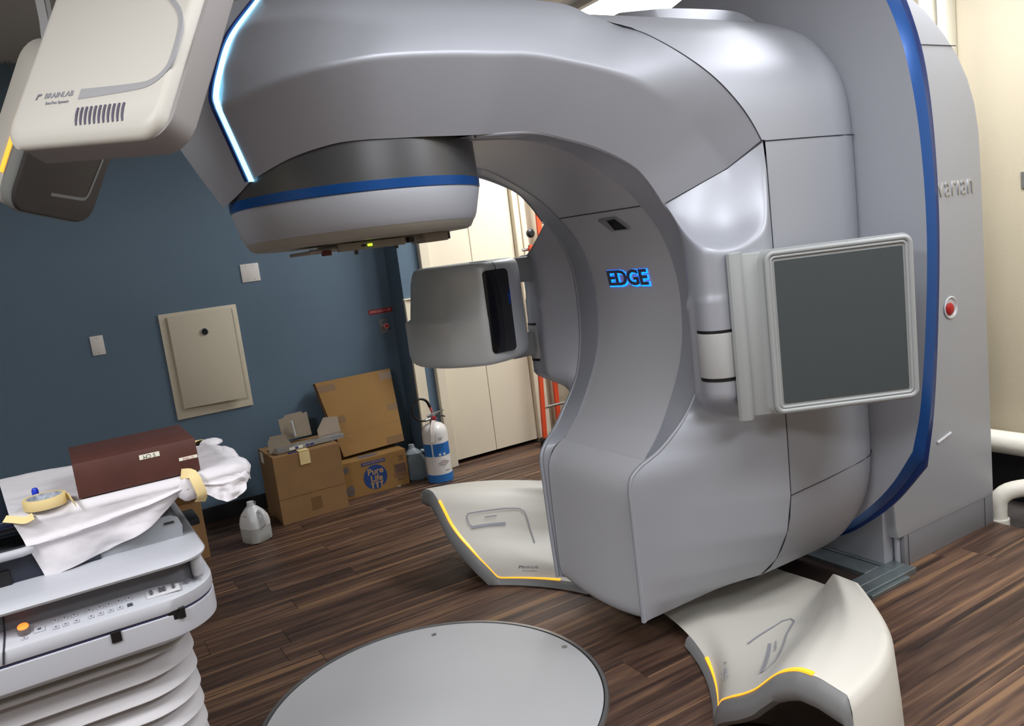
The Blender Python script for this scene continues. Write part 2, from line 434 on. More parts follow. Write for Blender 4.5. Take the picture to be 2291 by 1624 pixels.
# raised service hump on top
bm = skin([[(1.99, 2.235, 2.236), (2.0, 2.235, 2.255), (2.04, 2.225, 2.285), (2.3, 2.23, 2.295), (2.45, 2.23, 2.29), (2.52, 2.22, 2.262), (2.56, 2.21, 2.235)],
           [(1.99, Y0, 2.27), (2.0, Y0, 2.29), (2.04, Y0, 2.33), (2.3, Y0, 2.335), (2.45, Y0, 2.33), (2.52, Y0, 2.30), (2.56, Y0, 2.275)]], 24, 0)
bm2 = skin([[(1.99, 2.215, 2.22), (2.0, 2.212, 2.22), (2.04, 2.205, 2.22), (2.3, 2.21, 2.22), (2.45, 2.21, 2.22), (2.52, 2.205, 2.22), (2.56, 2.2, 2.22)],
           [(1.99, 2.235, 2.236), (2.0, 2.235, 2.255), (2.04, 2.225, 2.285), (2.3, 2.23, 2.295), (2.45, 2.23, 2.29), (2.52, 2.22, 2.262), (2.56, 2.21, 2.235)]], 24, 0)
obj('service_hump', mirror(merge(bm, bm2)), SILVER, gantry, 60)

# --- the arm: underside edge, side crease, upper seam, top centre line (near half, mirrored)
N = 72
A_ = [(0.557,2.265,1.797)] + [(0.594,2.203,1.815),(0.632,2.155,1.832),(0.672,2.118,1.844),(0.712,2.089,1.852),(0.755,2.066,1.858),(0.810,2.046,1.859),(0.869,2.035,1.858)] + [(0.987,2.034,1.858),(1.141,2.034,1.856)] + [(1.207,2.045,1.859),(1.348,2.045,1.859),(1.466,2.045,1.834),(1.588,2.045,1.799),(1.714,2.045,1.740),(1.776,2.045,1.683),(1.831,2.045,1.606)]
E_ = [(0.487,2.190,1.974)] + [(0.512,2.149,1.984),(0.553,2.096,1.997),(0.590,2.058,2.008),(0.638,2.020,2.020),(0.688,1.990,2.029),(0.738,1.967,2.035)] + [(0.848,1.938,2.046),(1.038,1.938,2.055),(1.175,1.938,2.055),(1.308,1.938,2.054),(1.449,1.938,2.035),(1.567,1.938,2.012),(1.687,1.938,1.973),(1.814,1.938,1.907),(1.877,1.938,1.854),(1.942,1.938,1.790)] + [(2.015, 1.93, 1.695)]
T_ = [(.70, Y0, 2.30), (.9, Y0, 2.315), (1.2, Y0, 2.325), (1.5, Y0, 2.32), (1.75, Y0, 2.30), (1.95, Y0, 2.27), (2.0, Y0, 2.2), (2.05, Y0, 2.1), (2.12, Y0, 1.9)]
Ac, Ec, Fc = crom(A_, N), crom(E_, N), crom(F_, N)
def between(t, start, bulge):
    out = []
    for i in range(N):
        p = Ec[i].lerp(Fc[i], t)
        if i == 0: d0 = Vector(start) - p
        s = i/(N-1)
        out.append(p + d0*math.exp(-i/7) + Vector((0, -.7, .7))*bulge*math.sin(PI*min(1, s*1.25))*(1 if s < .8 else 0) )
    return out
G1 = between(.33, [(0.510,2.210,2.071)][0], .010); G2 = between(.66, [(0.566,2.250,2.172)][0], .014)
secs = []
for i in range(N):
    secs.append(fillet([Ac[i], Ec[i], G1[i], G2[i], Fc[i]], [.014, .03, .03], 5))
bm = rings(secs, False, False, close=False)
bm = merge(bm, skin([F_, T_], N, 0))
arm = obj('arm_cover', mirror(bm), SILVER, gantry, 40)
obj('panel_gap', tube(crom(F_[7:], 60), .0019, 6), SEAM, arm, 60)
obj('panel_gap', tube([(p[0], p[1]-.002, p[2]) for p in ((1.84, 2.052, 1.607), (2.017, 1.932, 1.695), (2.092, 1.842, 1.766))], .0018, 6), SEAM, arm, 60)
# --- inner face of the C: rails and channel panel share one profile in x/z
PROF = [(1.10, 1.862), (1.28, 1.862), (1.40, 1.852), (1.52, 1.822), (1.64, 1.762), (1.76, 1.682), (1.835, 1.608), (1.905, 1.52), (1.95, 1.42), (1.972, 1.32), (1.975, 1.22), (1.965, 1.12), (1.94, 1.03), (1.90, .945), (1.85, .86), (1.802, .79)]
P60 = crom([(x, 0, z) for x, z in PROF], 90)
def prof(w, dx=0., lo=0, hi=90): return [(p.x+dx, Y0-w, p.z) for p in P60[lo:hi]]
# rail outer edge: follows A, then the rail edge down to the counterweight
R_ = [(1.150,2.050,1.858),(1.210,2.050,1.860),(1.352,2.050,1.859),(1.469,2.050,1.835),(1.592,2.050,1.799),(1.718,2.050,1.741),(1.781,2.050,1.684),(1.835,2.050,1.607)] + [(1.915, 2.05, 1.50), (1.952, 2.05, 1.38), (1.958, 2.05, 1.22), (1.945, 2.05, 1.08), (1.912, 2.052, .96), (1.865, 2.058, .885), (1.812, 2.068, .828), (1.745, 2.09, .765), (1.668, 2.118, .715), (1.632, 2.128, .665), (1.630, 2.129, .55), (1.632, 2.132, .35), (1.636, 2.137, .148)]
RI = [(x, Y0-.252, z) for x, z in PROF[:-1]] + [(1.802, Y0-.252, .79), (1.745, Y0-.255, .733), (1.690, Y0-.268, .700), (1.664, Y0-.272, .655), (1.660, Y0-.271, .55), (1.660, Y0-.268, .35), (1.662, Y0-.266, .142)]
Rs, RIs = crom(R_, 120), crom(RI, 120)
bm = rings([[a + Vector((.02, .002, -.004)), a, b, b + Vector((.02, 0, 0))] for a, b in zip(RIs, Rs)], False, False, close=False)
rail = obj('inner_rail', mirror(bm), SILVER, gantry, 50)
# edge highlight roll along the rail
obj('rail_edge', mirror(tube([p + Vector((.006, .004, 0)) for p in Rs], .009, 8)), SILVER, gantry, 60)
# channel panels: upper, logo panel, lower sill
def channel(lo, hi, name, dx=.006):
    b_ = B(); n = 9
    V = [[b_.verts.new((p.x+dx, Y0-.252+.504*j/(n-1), p.z)) for j in range(n)] for p in P60[lo:hi]]
    for a, b in zip(V[:-1], V[1:]):
        for j in range(n-1): b_.faces.new((a[j], a[j+1], b[j+1], b[j]))
    b_.normal_update()
    return obj(name, solid(b_, -.012), PANELG, gantry, 50)
iseam = min(range(90), key=lambda i: abs(P60[i].z-1.608)+abs(P60[i].x-1.835))
channel(0, iseam+1, 'upper_channel_panel'); logo_panel = channel(iseam, 90, 'logo_panel')
obj('panel_gap', tube([(P60[iseam].x+.004, Y0-.25, P60[iseam].z), (P60[iseam].x+.004, Y0+.25, P60[iseam].z)], .0016, 6), SEAM, gantry, 60)
# the sill between the logo panel and the counterweight front
bm = rings([[Vector((x, Y0-.25, z)), Vector((x, Y0+.25, z))] for x, z in ((1.815, .799), (1.807, .788), (1.745, .722), (1.75, .70))], False, False, close=False)
obj('sill_panel', solid(bm, .008), PANELG, gantry, 30)
obj('panel_gap', tube([(1.8085, Y0-.25, .793), (1.8085, Y0+.25, .793)], .0022, 6), SEAM, gantry, 60)
# counterweight front: shaped panel with an arc along the bottom
def arc_z(w, R=1.187): return 1.3 - math.sqrt(R*R - w*w)
cols = []
for j in range(17):
    wj = -.262 + .524*j/16; za = arc_z(wj)
    pr = [(1.742, .727), (1.70, .700), (1.672, .668), (1.656, .625), (1.651, .55), (1.650, .40), (1.650, .25), (1.652, za+.035), (1.660, za+.012), (1.68, za)]
    cols.append([Vector((q.x, Y0+wj, q.z)) for q in crom([(x, 0, z) for x, z in pr], 30)])
obj('counterweight_panel', rings(cols, False, False, close=False), PANELG, gantry, 60)
for k_ in (1, -1): obj('panel_gap', tube([Vector((p.x+.013, Y0+(p.y-Y0)*k_, p.z)) for p in RIs[74:]], .004, 6), SEAM, gantry, 60)

# --- flank: from the rail edge round the imaging-arm pod to the drum corner
def sec_w(z):
    pts = [(zz, ww) for ww, zz in SEC]
    lo = [p for p in pts if p[0] <= z][-1]; hi = [p for p in pts if p[0] >= z][0]
    return lo[1] if hi[0] == lo[0] else lo[1] + (hi[1]-lo[1])*(z-lo[0])/(hi[0]-lo[0])
def interp(tab, z):
    if len(tab[0]) == 2: tab = [(a, b, 0) for a, b in tab]
    if z <= tab[0][0]: return Vector(tab[0][1:])
    for a, b in zip(tab[:-1], tab[1:]):
        if z <= b[0]:
            t = (z-a[0])/(b[0]-a[0]); return Vector(a[1:]).lerp(Vector(b[1:]), t)
    return Vector(tab[-1][1:])
Rz = [(p.z, p.x, p.y) for p in reversed(Rs) if p.z < 1.62]
zs = [.15 + (1.60-.15)*i/110 for i in range(111)]
def sstep(a, b, t):
    t = max(0, min(1, (t-a)/(b-a))); return t*t*(3-2*t)
rows = []
cc = Vector((1.875, Y0-.523)); cr_ = .066
for z in zs:
    r = interp(Rz, z); S0 = Vector((r.x, r.y)); S1 = Vector((2.105, Y0-sec_w(z)))
    # plain flank: gently swelling line
    n = 40; plain = []; pod = []
    mid = S0.lerp(S1, .55) + Vector((.035, -.035))*(1 if z < 1 else .4)*sstep(.15, .5, z)
    for i in range(n+1):
        t = i/n; plain.append(S0*(1-t)**2 + mid*2*t*(1-t) + S1*t*t)
    # pod: rail -> round column -> drum
    path = [S0, Vector((cc.x-.055, cc.y+.075))]
    for a in range(150, 271, 12): path.append(cc + Vector((math.cos(math.radians(a)), math.sin(math.radians(a))))*cr_)
    path += [Vector((1.935, Y0-.605)), Vector((2.02, Y0-.628)), Vector((2.055, Y0-.612)), S1]
    path = [Vector((p.x, p.y, 0)) for p in path]; pod = [Vector((p.x, p.y)) for p in resample(path, n+1)]
    bfac = sstep(.84, .97, z)*(1 if z < 1.35 else 1)
    rows.append([Vector((*(plain[i].lerp(pod[i], bfac)), z)) for i in range(n+1)])
# top closing: the scoop, sweeping up and back to the crease of the arm
top = rows[-1]
seamline = resample([(1.84, 2.05, 1.608), (2.017, 1.932, 1.695)], 34) + resample([(2.017, 1.932, 1.695), (2.095, 1.842, 1.768)], 8)[1:]
def lip(i): return sstep(0, .5, i/40)*(1 - sstep(.6, 1.0, i/40))
ztop = []
for i in range(41):
    # column rim falls to z 1.49 at the pod's nose
    ztop.append(interp([(0, 1.60), (8, 1.515), (14, 1.465), (20, 1.447), (26, 1.455), (33, 1.50), (37, 1.57), (40, 1.66)], i)[0])
fin = []
for k, rrow in enumerate(rows):
    z = zs[k]
    if z <= 1.30: fin.append(rrow)
    else:
        t = (z-1.30)/.30
        fin.append([Vector((p.x, p.y, 1.30 + t*(ztop[i]-1.30))) for i, p in enumerate(rrow)])
rim = fin[-1]
inner = []
for s in range(1, 15):
    t = s/14; inner.append([rim[i].lerp(seamline[i], t) + Vector((.010, .030, -.042))*math.sin(PI*t**.8)*lip(i) for i in range(41)])
# round the rim a little
allr = fin[:-2]
a, b, c = fin[-3], fin[-1], inner[1]
for t in (.2, .4, .6, .8): allr.append([a[i]*(1-t)**2 + b[i]*2*t*(1-t) + c[i]*t*t for i in range(41)])
allr += inner[1:]
ns = len(fin)-24
for it in range(14):
    new = [r_[:] for r_ in allr]
    for r_i in range(max(ns, 1), len(allr)-1):
        for i in range(1, 40):
            near_rim = 1.0
            new[r_i][i] = allr[r_i][i]*.5 + (allr[r_i][i-1]+allr[r_i][i+1]+allr[r_i-1][i]+allr[r_i+1][i])*.125
    allr = new
flank = rings(allr, False, False, close=False)
# underside strip closes the bottom along the gantry's arc
bott = rings([[p.copy() for p in fin[0]], [Vector((p.x+.004, 2*Y0-p.y if False else Y0-(Y0-p.y)*.93, .135)) for p in fin[0]]], False, False, close=False)
under = []
for q_ in fin[0]:
    wq = Y0-q_.y; under.append([Vector((q_.x+(.05*min(1, j/2) if q_.x < 1.69 else 0), Y0-wq*(1-j/12), q_.z-.034*math.sin(PI/2*j/12))) for j in range(13)])
for x in ():
    wmax = {1.68: .262, 1.85: .36, 2.10: .40}[x]
    under.append([Vector((x, Y0-wmax+wmax*j/12, arc_z(wmax-wmax*j/12, 1.187 if x < 2 else 1.16)+.002)) for j in range(13)])
bott.free(); obj('flank_cover', mirror(flank), SILVER, gantry, 50)
obj('belly_panel', mirror(rings(under, False, False, close=False)), SILVER, gantry, 60)
# vertical gap between flank and drum
g2 = [(2.107, Y0-sec_w(z)-.001, z) for z in [.15+.03*i for i in range(54)]]
for k_ in (1, -1): obj('panel_gap', tube([(2.107, Y0-(sec_w(z)+.0005)*k_, z) for z in [.16+.03*i for i in range(53)]], .0018, 6), SEAM, gantry, 60)

# --- imaging arm hinges (both flanks)
for sgn, lab in ((-1, 'near'), (1, 'far')):
    cy = Y0 + sgn*.523
    hg = obj('hinge_barrel', lathe([(.0675, 1.03), (.0685, 1.034), (.0685, 1.172), (.0675, 1.176)], (1.875, cy, 0), 48), mat('barrel_grey', lin(168, 168, 168), .5), gantry, 40)
    obj('gap_ring', lathe([(.0672, 1.019), (.0672, 1.030)], (1.875, cy, 0), 48), BLACK, hg, 40); obj('gap_ring', lathe([(.0672, 1.176), (.0672, 1.186)], (1.875, cy, 0), 48), BLACK, hg, 40)
    if sgn > 0:
        h2 = obj('hinge_barrel', lathe([(.068, 1.415), (.0695, 1.42), (.0695, 1.475), (.06, 1.48)], (1.875, cy, 0), 48), MATS['barrel_grey'], gantry, 40)

# --- flat panel detector on the near arm
fx, fy = Vector((.866, -.5, 0)), Vector((0, 0, 1))
FM = frame((2.163, 1.638, 1.155), fx, fy)            # a along the face, b up, c towards the viewer (out of the face)
# frame() gives n = u x v = (-.5,-.866,0)
# housing: back body reaching left to the arm
def rr(w, h, r, cx=0, cy=0, d=0, n=5): return [FM @ Vector((a+cx, b+cy, d)) for a, b in rrect(w, h, r, n)]
bm = rings([rr(.50, .50, .03, -.03, 0, -.150), rr(.545, .525, .035, -.03, 0, -.12), rr(.545, .53, .04, -.03, 0, -.06), rr(.53, .53, .04, -.022, 0, -.035), rr(.485, .535, .035, 0, 0, -.012), rr(.475, .53, .03, 0, 0, -.004)])
ISH = mat('imager_shell', lin(158, 161, 162), .45, .15)
det = obj('imager_housing', bm, ISH, gantry, 35, 'flat panel imager held out beside the drum')
# moulded frame rolls
def roll(w, h, r, rad, d, m, name):
    P = [FM @ Vector((a, b, d)) for a, b in rrect(w, h, r, 6)]
    return obj(name, tube(P, rad, 8, close=True), m, det, 60)
roll(.452, .508, .022, .0095, .001, ISH, 'outer_roll'); roll(.428, .484, .014, .0055, .0015, ISH, 'inner_roll')
obj('bezel', prism(rrect(.425, .48, .010), -.004, .001, FM), ISH, det)
obj('imager_window', prism(rrect(.405, .458, .004), .0, .0035, FM), mat('imager_glass', lin(66, 72, 74), rough=.35, spec=.5), det, 30, 'dark grey imaging window')
# rounded cheek on the housing's left
bm = rings([[FM @ Vector((x, y, z)) for x, z in ((-.295, -.022), (-.335, -.022), (-.347, -.014), (-.350, -.003), (-.343, .005), (-.330, .009), (-.316, .008), (-.306, .002), (-.300, -.008))] for y in (-.272, .272)])
bmesh.ops.recalc_face_normals(bm, faces=bm.faces)
bmesh.ops.bevel(bm, geom=[e for f in bm.faces if len(f.verts) > 4 for e in f.edges], offset=.005, segments=3, affect='EDGES', profile=.5)
obj('housing_cheek', bm, ISH, det, 30)
obj('side_plate', bbox(-.325, -.235, -.264, .264, -.038, -.016, .006, 2, FM), ISH, det, 30)
# link from the barrel to the housing
bm = bbox(-.36, -.16, -.10, .10, -.20, -.12, .012, 2, FM @ Matrix.Translation((0, .0, 0))); obj('arm_link', bm, LGREY, gantry, 40)

# --- x-ray source on the far arm

pl = [(1.285,2.98),(1.305,2.89),(1.36,2.79),(1.455,2.705),(1.53,2.706),(1.60,2.728),(1.66,2.765),(1.735,2.85),(1.76,2.95),(1.70,3.10),(1.34,3.12),(1.29,3.05)]
def plan(z, s=1, cut=0):
    P = []
    for x, y in pl:
        xx = 1.5+(x-1.5)*s; yy = 2.9+(y-2.9)*s
        if cut: xx += cut*max(0, min(1, (1.48-xx)/.2))
        P.append((xx, yy, z))
    return crom(P, 72, closed=True)[:-1]
bm = rings([plan(1.078, .84), plan(1.084, .92), plan(1.098, .975), plan(1.125, 1), plan(1.262, 1), plan(1.275, .995, .03), plan(1.42, .985, .055), plan(1.458, .965, .065), plan(1.474, .93, .07), plan(1.480, .86, .08)])
src = obj('xray_source_housing', bm, mat('source_grey', lin(192, 196, 198), rough=.42, metal=.25), gantry, 50, 'rounded grey source box with a tall black window')
WM = frame((1.531, 2.703, 1.285), (1, .04, 0), (0, 0, 1))
obj('source_window', prism(rrect(.112, .325, .018), -.012, .006, WM, .001), GLASSB, src, 30, 'tall black glass window')
obj('panel_gap', tube([(1.535, 2.700, 1.44), (1.536, 2.703, 1.462), (1.54, 2.73, 1.477), (1.545, 2.80, 1.481), (1.53, 2.9, 1.481)], .0015, 5), SEAM, src)
obj('arm_link', bbox(1.72, 1.84, 2.89, 2.97, 1.37, 1.475, .008), GREYP, gantry, 40); obj('arm_link', bbox(1.68, 1.80, 2.90, 3.0, 1.05, 1.15, .01), GREYP, gantry, 40)

# --- collimator head
HC = (.9135, Y0, 0)
bm = lathe([(.30, 1.96), (.378, 1.955), (.379, 1.85), (.381, 1.80), (.382, 1.752)], HC, 96)
head = obj('head_drum', bm, DARKG, gantry, 50, 'dark metallic drum of the collimator head')
obj('head_band', lathe([(.37, 1.757), (.3845, 1.753), (.3835, 1.728), (.37, 1.722)], HC, 96), BLUE, head, 40, 'glossy blue band round the head')
bm = lathe([(.33, 1.735), (.379, 1.7265), (.381, 1.722), (.364, 1.652), (.358, 1.638), (.354, 1.632)], HC, 96)
skirt = obj('head_skirt', bm, SILVER2, gantry, 40)
BEIGE = mat('beige_underside', lin(150, 146, 136), rough=.5)
obj('head_rim', lathe([(.3545, 1.634), (.342, 1.612), (.330, 1.606), (.30, 1.604), (.001, 1.604)], HC, 96), BEIGE, head, 40)
# accessory tray and pins under the face
tray = obj('accessory_tray', merge(bbox(.80, 1.14, Y0-.13, Y0+.13, 1.585, 1.604, .002), bbox(.78, .99, Y0-.145, Y0-.125, 1.578, 1.600, .001), bbox(1.05, 1.13, Y0-.16, Y0-.05, 1.576, 1.604, .003), bbox(.70, .79, Y0-.10, Y0+.10, 1.582, 1.592, .001)), BEIGE, gantry, 30)
obj('tray_light', bbox(.868, .882, Y0-.1475, Y0-.144, 1.586, 1.592, .0008), mat('green_led', lin(190, 255, 60), emit=lin(190, 255, 40), estr=2.2), tray, 0, 'small lit green indicator')
obj('tray_socket', bbox(.848, .862, Y0-.1475, Y0-.144, 1.586, 1.592), BLACK, tray, 0)
obj('tray_latch', bbox(1.0, 1.018, Y0-.15, Y0-.13, 1.582, 1.598, .001), BLACK, tray, 0)
obj('tray_latch', bbox(.735, .76, Y0-.13, Y0-.11, 1.572, 1.586, .001), mat('dark_red', lin(96, 28, 30)), tray, 0)
for x, y, l in ((.835, -.13, .035), (1.08, -.12, .02), (1.02, -.0, .03), (1.17, -.08, .02)):
    obj('tray_pin', lathe([(.004, 1.60-l), (.006, 1.602-l), (.006, 1.606)], (x, Y0+y, 0), 12), DARKP, tray, 40)
obj('rail_bar', tube([(.70, Y0-.115, 1.588), (.83, Y0-.13, 1.590)], .006, 8), STEEL, tray, 40)

# --- nose cap in front of the arm, with the light strip between
c0 = [A_[0], (.475, 1.99, 1.855), E_[0], (.462, 1.99, 2.02), F_[0], (.60, 2.27, 2.235), T_[0]]
LT = [(0.486,2.195,2.007)] + [(0.510,2.210,2.071)] + [(0.566,2.250,2.172)] + [(0.672,2.310,2.289)]
c0 = [(0.557,2.265,1.797)] + [(0.520,2.225,1.891)] + [(0.487,2.190,1.974)] + LT + [(.70, Y0, 2.30)]
c1 = [(.540, 2.32, 1.775)] + [(0.502,2.260,1.859)] + [(0.475,2.230,1.970)] + [(0.473,2.235,2.006)] + [(0.494,2.270,2.082)] + [(0.544,2.300,2.181)] + [(0.632,2.350,2.298)] + [(.62, Y0, 2.28)]
c2 = [(.522, 2.37, 1.757)] + [(0.481,2.330,1.835)] + [(0.460,2.310,1.952)] + [(0.460,2.315,2.008)] + [(0.477,2.320,2.088)] + [(0.504,2.350,2.183)] + [(0.568,2.380,2.281)] + [(.54, Y0, 2.26)]
c3 = [(0.506,2.416,1.743),(0.457,2.416,1.833),(0.413,2.416,1.922),(0.397,2.416,1.997),(0.405,2.416,2.087),(0.439,2.416,2.181),(0.488,2.416,2.265)] + [(.50, Y0, 2.25)]
cc0, cc1, cc2, cc3 = [resample(c, 8) if False else [Vector(p) for p in c] for c in (c0, c1, c2, c3)]
rows_ = [cc0, cc1, cc2, cc3]
bm = B(); fine = []
for t_ in range(8):
    col = crom([r_[t_] for r_ in rows_], 16); fine.append(col)
V = []
for i in range(16): V.append(resample([fine[t_][i] for t_ in range(8)], 8) if False else [fine[t_][i] for t_ in range(8)])
bm = rings(V, False, False, close=False)
# underside of the nose back to the head
und = rings([[fine[0][i] for i in range(16)], [Vector((.64, fine[0][i].y, 1.83)) for i in range(16)]], False, False, close=False)
cap = obj('nose_cap', mirror(merge(bm, und)), SILVER, gantry, 28)
# light strip: set between cap and arm
Ls = [Vector(p) for p in c0]
ls = resample(Ls[0:3], 16) + resample(crom(Ls[2:-1], 40), 40)[1:]
outn = []
for p in ls:
    d = Vector((-.30, p.y-Y0-.06, (p.z-1.95)*.9)); outn.append(d.normalized())
off1 = [p + n_*.004 + Vector((.006, 0, 0)) for p, n_ in zip(ls, outn)]
for k_ in (0, 1):
    b_ = ribbon(off1, outn, .017, .003)
    if k_:
        for v_ in b_.verts: v_.co.y = 2*Y0-v_.co.y
    obj('light_strip', b_, CYANL, gantry, 40, 'glowing pale blue light strip')
for k_ in (0, 1):
    b_ = ribbon([p + n_*.003 + Vector((-.007, 0, 0)) for p, n_ in zip(ls, outn)], outn, .010, .004)
    if k_:
        for v_ in b_.verts: v_.co.y = 2*Y0-v_.co.y
    obj('strip_border', b_, BLUED, gantry, 40)

# --- rear ring plate with the blue rim
PF = [(2.600,2.338,2.301),(2.600,2.065,2.276)] 
pf = [(Y0-0, 2.50), (2.10, 2.46), (1.85, 2.37), (1.76, 2.26), (1.70, 2.13), (1.655, 1.96), (1.625, 1.73), (1.615, 1.43), (1.63, 1.13), (1.665, .80), (1.705, .62), (1.79, .485), (1.89, .37), (2.03, .25), (2.2, .17), (Y0, .14)]
pr_ = [(Y0-0, 2.53), (2.09, 2.49), (1.835, 2.40), (1.745, 2.28), (1.688, 2.13), (1.648, 1.96), (1.627, 1.73), (1.622, 1.43), (1.638, 1.12), (1.668, .78), (1.705, .545), (1.83, .385), (1.95, .275), (2.07, .19), (2.22, .13), (Y0, .11)]
def ringx(tab, x):
    a = [Vector((x, y, z)) for y, z in tab]
    lo = crom([Vector((x, y, z)) for y, z in tab[:11]], 60); hi = crom([Vector((x, y, z)) for y, z in tab[10:]], 24)[1:]
    h = lo + hi
    return h + [Vector((p.x, 2*Y0-p.y, p.z)) for p in h[-2:0:-1]]
obj('ring_plate', rings([ringx(pf, 2.598), ringx(pf, 2.602), ringx(pr_, 2.68)], True, True), SILVER2, gantry, 25)
mid = [((a[0]+b[0])/2-.006, (a[1]+b[1])/2+(.004 if a[1] > 1.3 else -.004)) for a, b in zip(pf, pr_)]
obj('blue_rim', rings([ringx([(y+.0, z) for y, z in pf], 2.5975), ringx(mid, 2.640), ringx(mid, 2.652)], False, False), BLUE, gantry, 30, 'broad glossy blue rim')
obj('blue_rim_back', rings([ringx(mid, 2.652), ringx([(y-.003, z+(.003 if z > 1.3 else -.003)) for y, z in pr_], 2.660), ringx([(y-.001, z+(.003 if z > 1.3 else -.003)) for y, z in pr_], 2.682)], False, True), BLUED, gantry, 30, 'dark blue rear edge of the rim')

# --- logo and camera window on the channel
def chan_frame(z):
    i = min(range(90), key=lambda k: abs(P60[k].z-z) + (9 if P60[k].x < 1.6 else 0)); t = (P60[i-2]-P60[i+2]).normalized()
    return P60[i], t
p_, t_ = chan_frame(1.347)
LM = frame((p_.x+.0035, Y0+.028, 1.347), (0, -1, 0), t_)
text('logo_glow', 'EDGE', LM @ Matrix.Translation((0, 0, .0008)), .085, mat('blue_glow', lin(20, 130, 255), emit=lin(10, 110, 255), estr=2.6), gantry, ext=.0008, sx=1.22, bold=.0055, sp=.92, label='glowing blue outline of the lettering')
text('logo_letters', 'EDGE', LM @ Matrix.Translation((-.002, .003, .003)), .085, mat('letter_grey', lin(84, 88, 100), rough=.4, metal=.4), gantry, ext=.002, sx=1.22, bold=.0022, sp=.92, label='raised grey letters reading EDGE')
p_, t_ = chan_frame(1.566)
CM = frame((p_.x+.004, Y0-.050, 1.562), (0, -1, 0), t_)
sens = obj('camera_recess', prism([(-.075, .028), (.03, .030), (.062, -.028), (-.045, -.030)], -.004, .0045, CM), GREYP, gantry, 20)
obj('camera_window', prism([(-.022, .024), (.026, .026), (.052, -.024), (-.018, -.024)], .0, .007, CM), GLASSB, sens, 20, 'black camera window')

# ================================================================ stand behind the machine
stand = thing('gantry_stand', 'tall grey rounded stand cabinet behind the blue rimmed ring, red stop button on its side', 'cabinet', (3.25, Y0, 0))
def sring(y, tab): return [Vector((x, y, z)) for x, z in tab]
ST = [(2.86, .135), (2.845, .17), (2.835, .3), (2.83, 1.2), (2.83, 2.10), (2.86, 2.26), (2.95, 2.30), (3.10, 2.29), (3.22, 2.235), (3.33, 2.155), (3.42, 2.07), (3.485, 1.98), (3.53, 1.88), (3.555, 1.76), (3.562, 1.55), (3.568, .8), (3.572, .29), (3.572, .15), (3.56, .135)]
def inset(tab, d):
    cx_ = 3.2; cz = 1.2
    return [(x+(-d if x > cx_ else d), z+(-d if z > cz else d)) for x, z in tab]
ys = [(1.974, 0.022), (1.960, .006), (1.956, 0), (1.956, 0)]
bm = rings([sring(1.956, inset(ST, .014)), sring(1.958, inset(ST, .004)), sring(1.966, ST), sring(2*Y0-1.966, ST), sring(2*Y0-1.958, inset(ST, .004)), sring(2*Y0-1.956, inset(ST, .014))])
body = obj('stand_cover', bm, mat('stand_silver', lin(172, 175, 182), rough=.42, metal=.25), stand, 40)
obj('plinth', bbox(2.90, 3.572, 1.960, 2*Y0-1.96, 0, .16, .004), mat('plinth_grey', lin(140, 142, 148), rough=.45, metal=.2), stand, 30)
obj('front_cover', bbox(2.82, 2.93, 2.00, 2*Y0-2.0, .0, 2.1, .006), SILVER2, stand, 30)
for x in (2.925, 3.50): obj('panel_gap', tube([(x, 1.9595, .0), (x, 1.9595, .135)], .0018, 5), SEAM, stand)
obj('panel_gap', tube([(3.10, 1.9555, 2.11), (3.40, 1.9555, 2.108)], .002, 5), SEAM, stand)
obj('vertical_edge', tube([(2.885, 1.985, 0), (2.885, 1.985, 2.0)], .012, 8), SILVER2, stand, 60)
SM = frame((3.362, 1.9555, 1.545), (1, 0, 0), (0, 0, 1))
text('raised_lettering', 'var\u0131an', SM, .128, mat('chrome_letters', lin(190, 190, 192), rough=.25, metal=.7), stand, ext=.003, sx=.78, sp=1.08, bev=.0006)
eb = obj('stop_button_bezel', lathe([(.046, 0), (.049, .004), (.044, .007), (.036, .002), (.030, -.006)], (3.287, 1.9555, 1.041), 40, (0, -1, 0)), LGREY, stand, 40)
obj('stop_button', lathe([(.026, -.004), (.026, .006), (.020, .011), (.010, .013)], (3.280, 1.9555, 1.036), 30, (0, -1, 0)), RED, eb, 40, 'red emergency stop button')
obj('side_latch', merge(tube([(3.15, 1.953, .48), (3.245, 1.953, .50), (3.25, 1.953, .503)], .006, 8)), LGREY, stand, 40)
# ================================================================ in the floor
disc = thing('turntable_disc', 'large pale grey round plate set flush in the wood floor', 'floor plate', (.9135, Y0, 0))
DISCM = mat('disc_laminate', lin(188, 189, 192), rough=.38, noise=(1.2, .03))
obj('plate', lathe([(.584, -.004), (.586, .0035), (.584, .005), (.001, .005)], (.9135, Y0, 0), 128), DISCM, disc, 30)
obj('rim', rings([[Vector((.9135+r*math.cos(2*PI*k/128), Y0+r*math.sin(2*PI*k/128), z)) for k in range(128)] for r, z in ((.590, .0), (.591, .007), (.602, .007), (.606, .0))], False, False), STEEL, disc, 40)
obj('rim_gap', lathe([(.5895, .0005), (.5895, .001), (.001, .001)], (.9135, Y0, 0), 96), BLACK, disc, 30)
for p in [(1.134,2.880,0.005),(1.470,2.424,0.005)]:
    obj('screw', lathe([(.011, 0), (.011, .0015), (.009, .002), (.006, .0012), (.001, .001)], (p[0], p[1], .005), 24), STEEL, disc, 40)

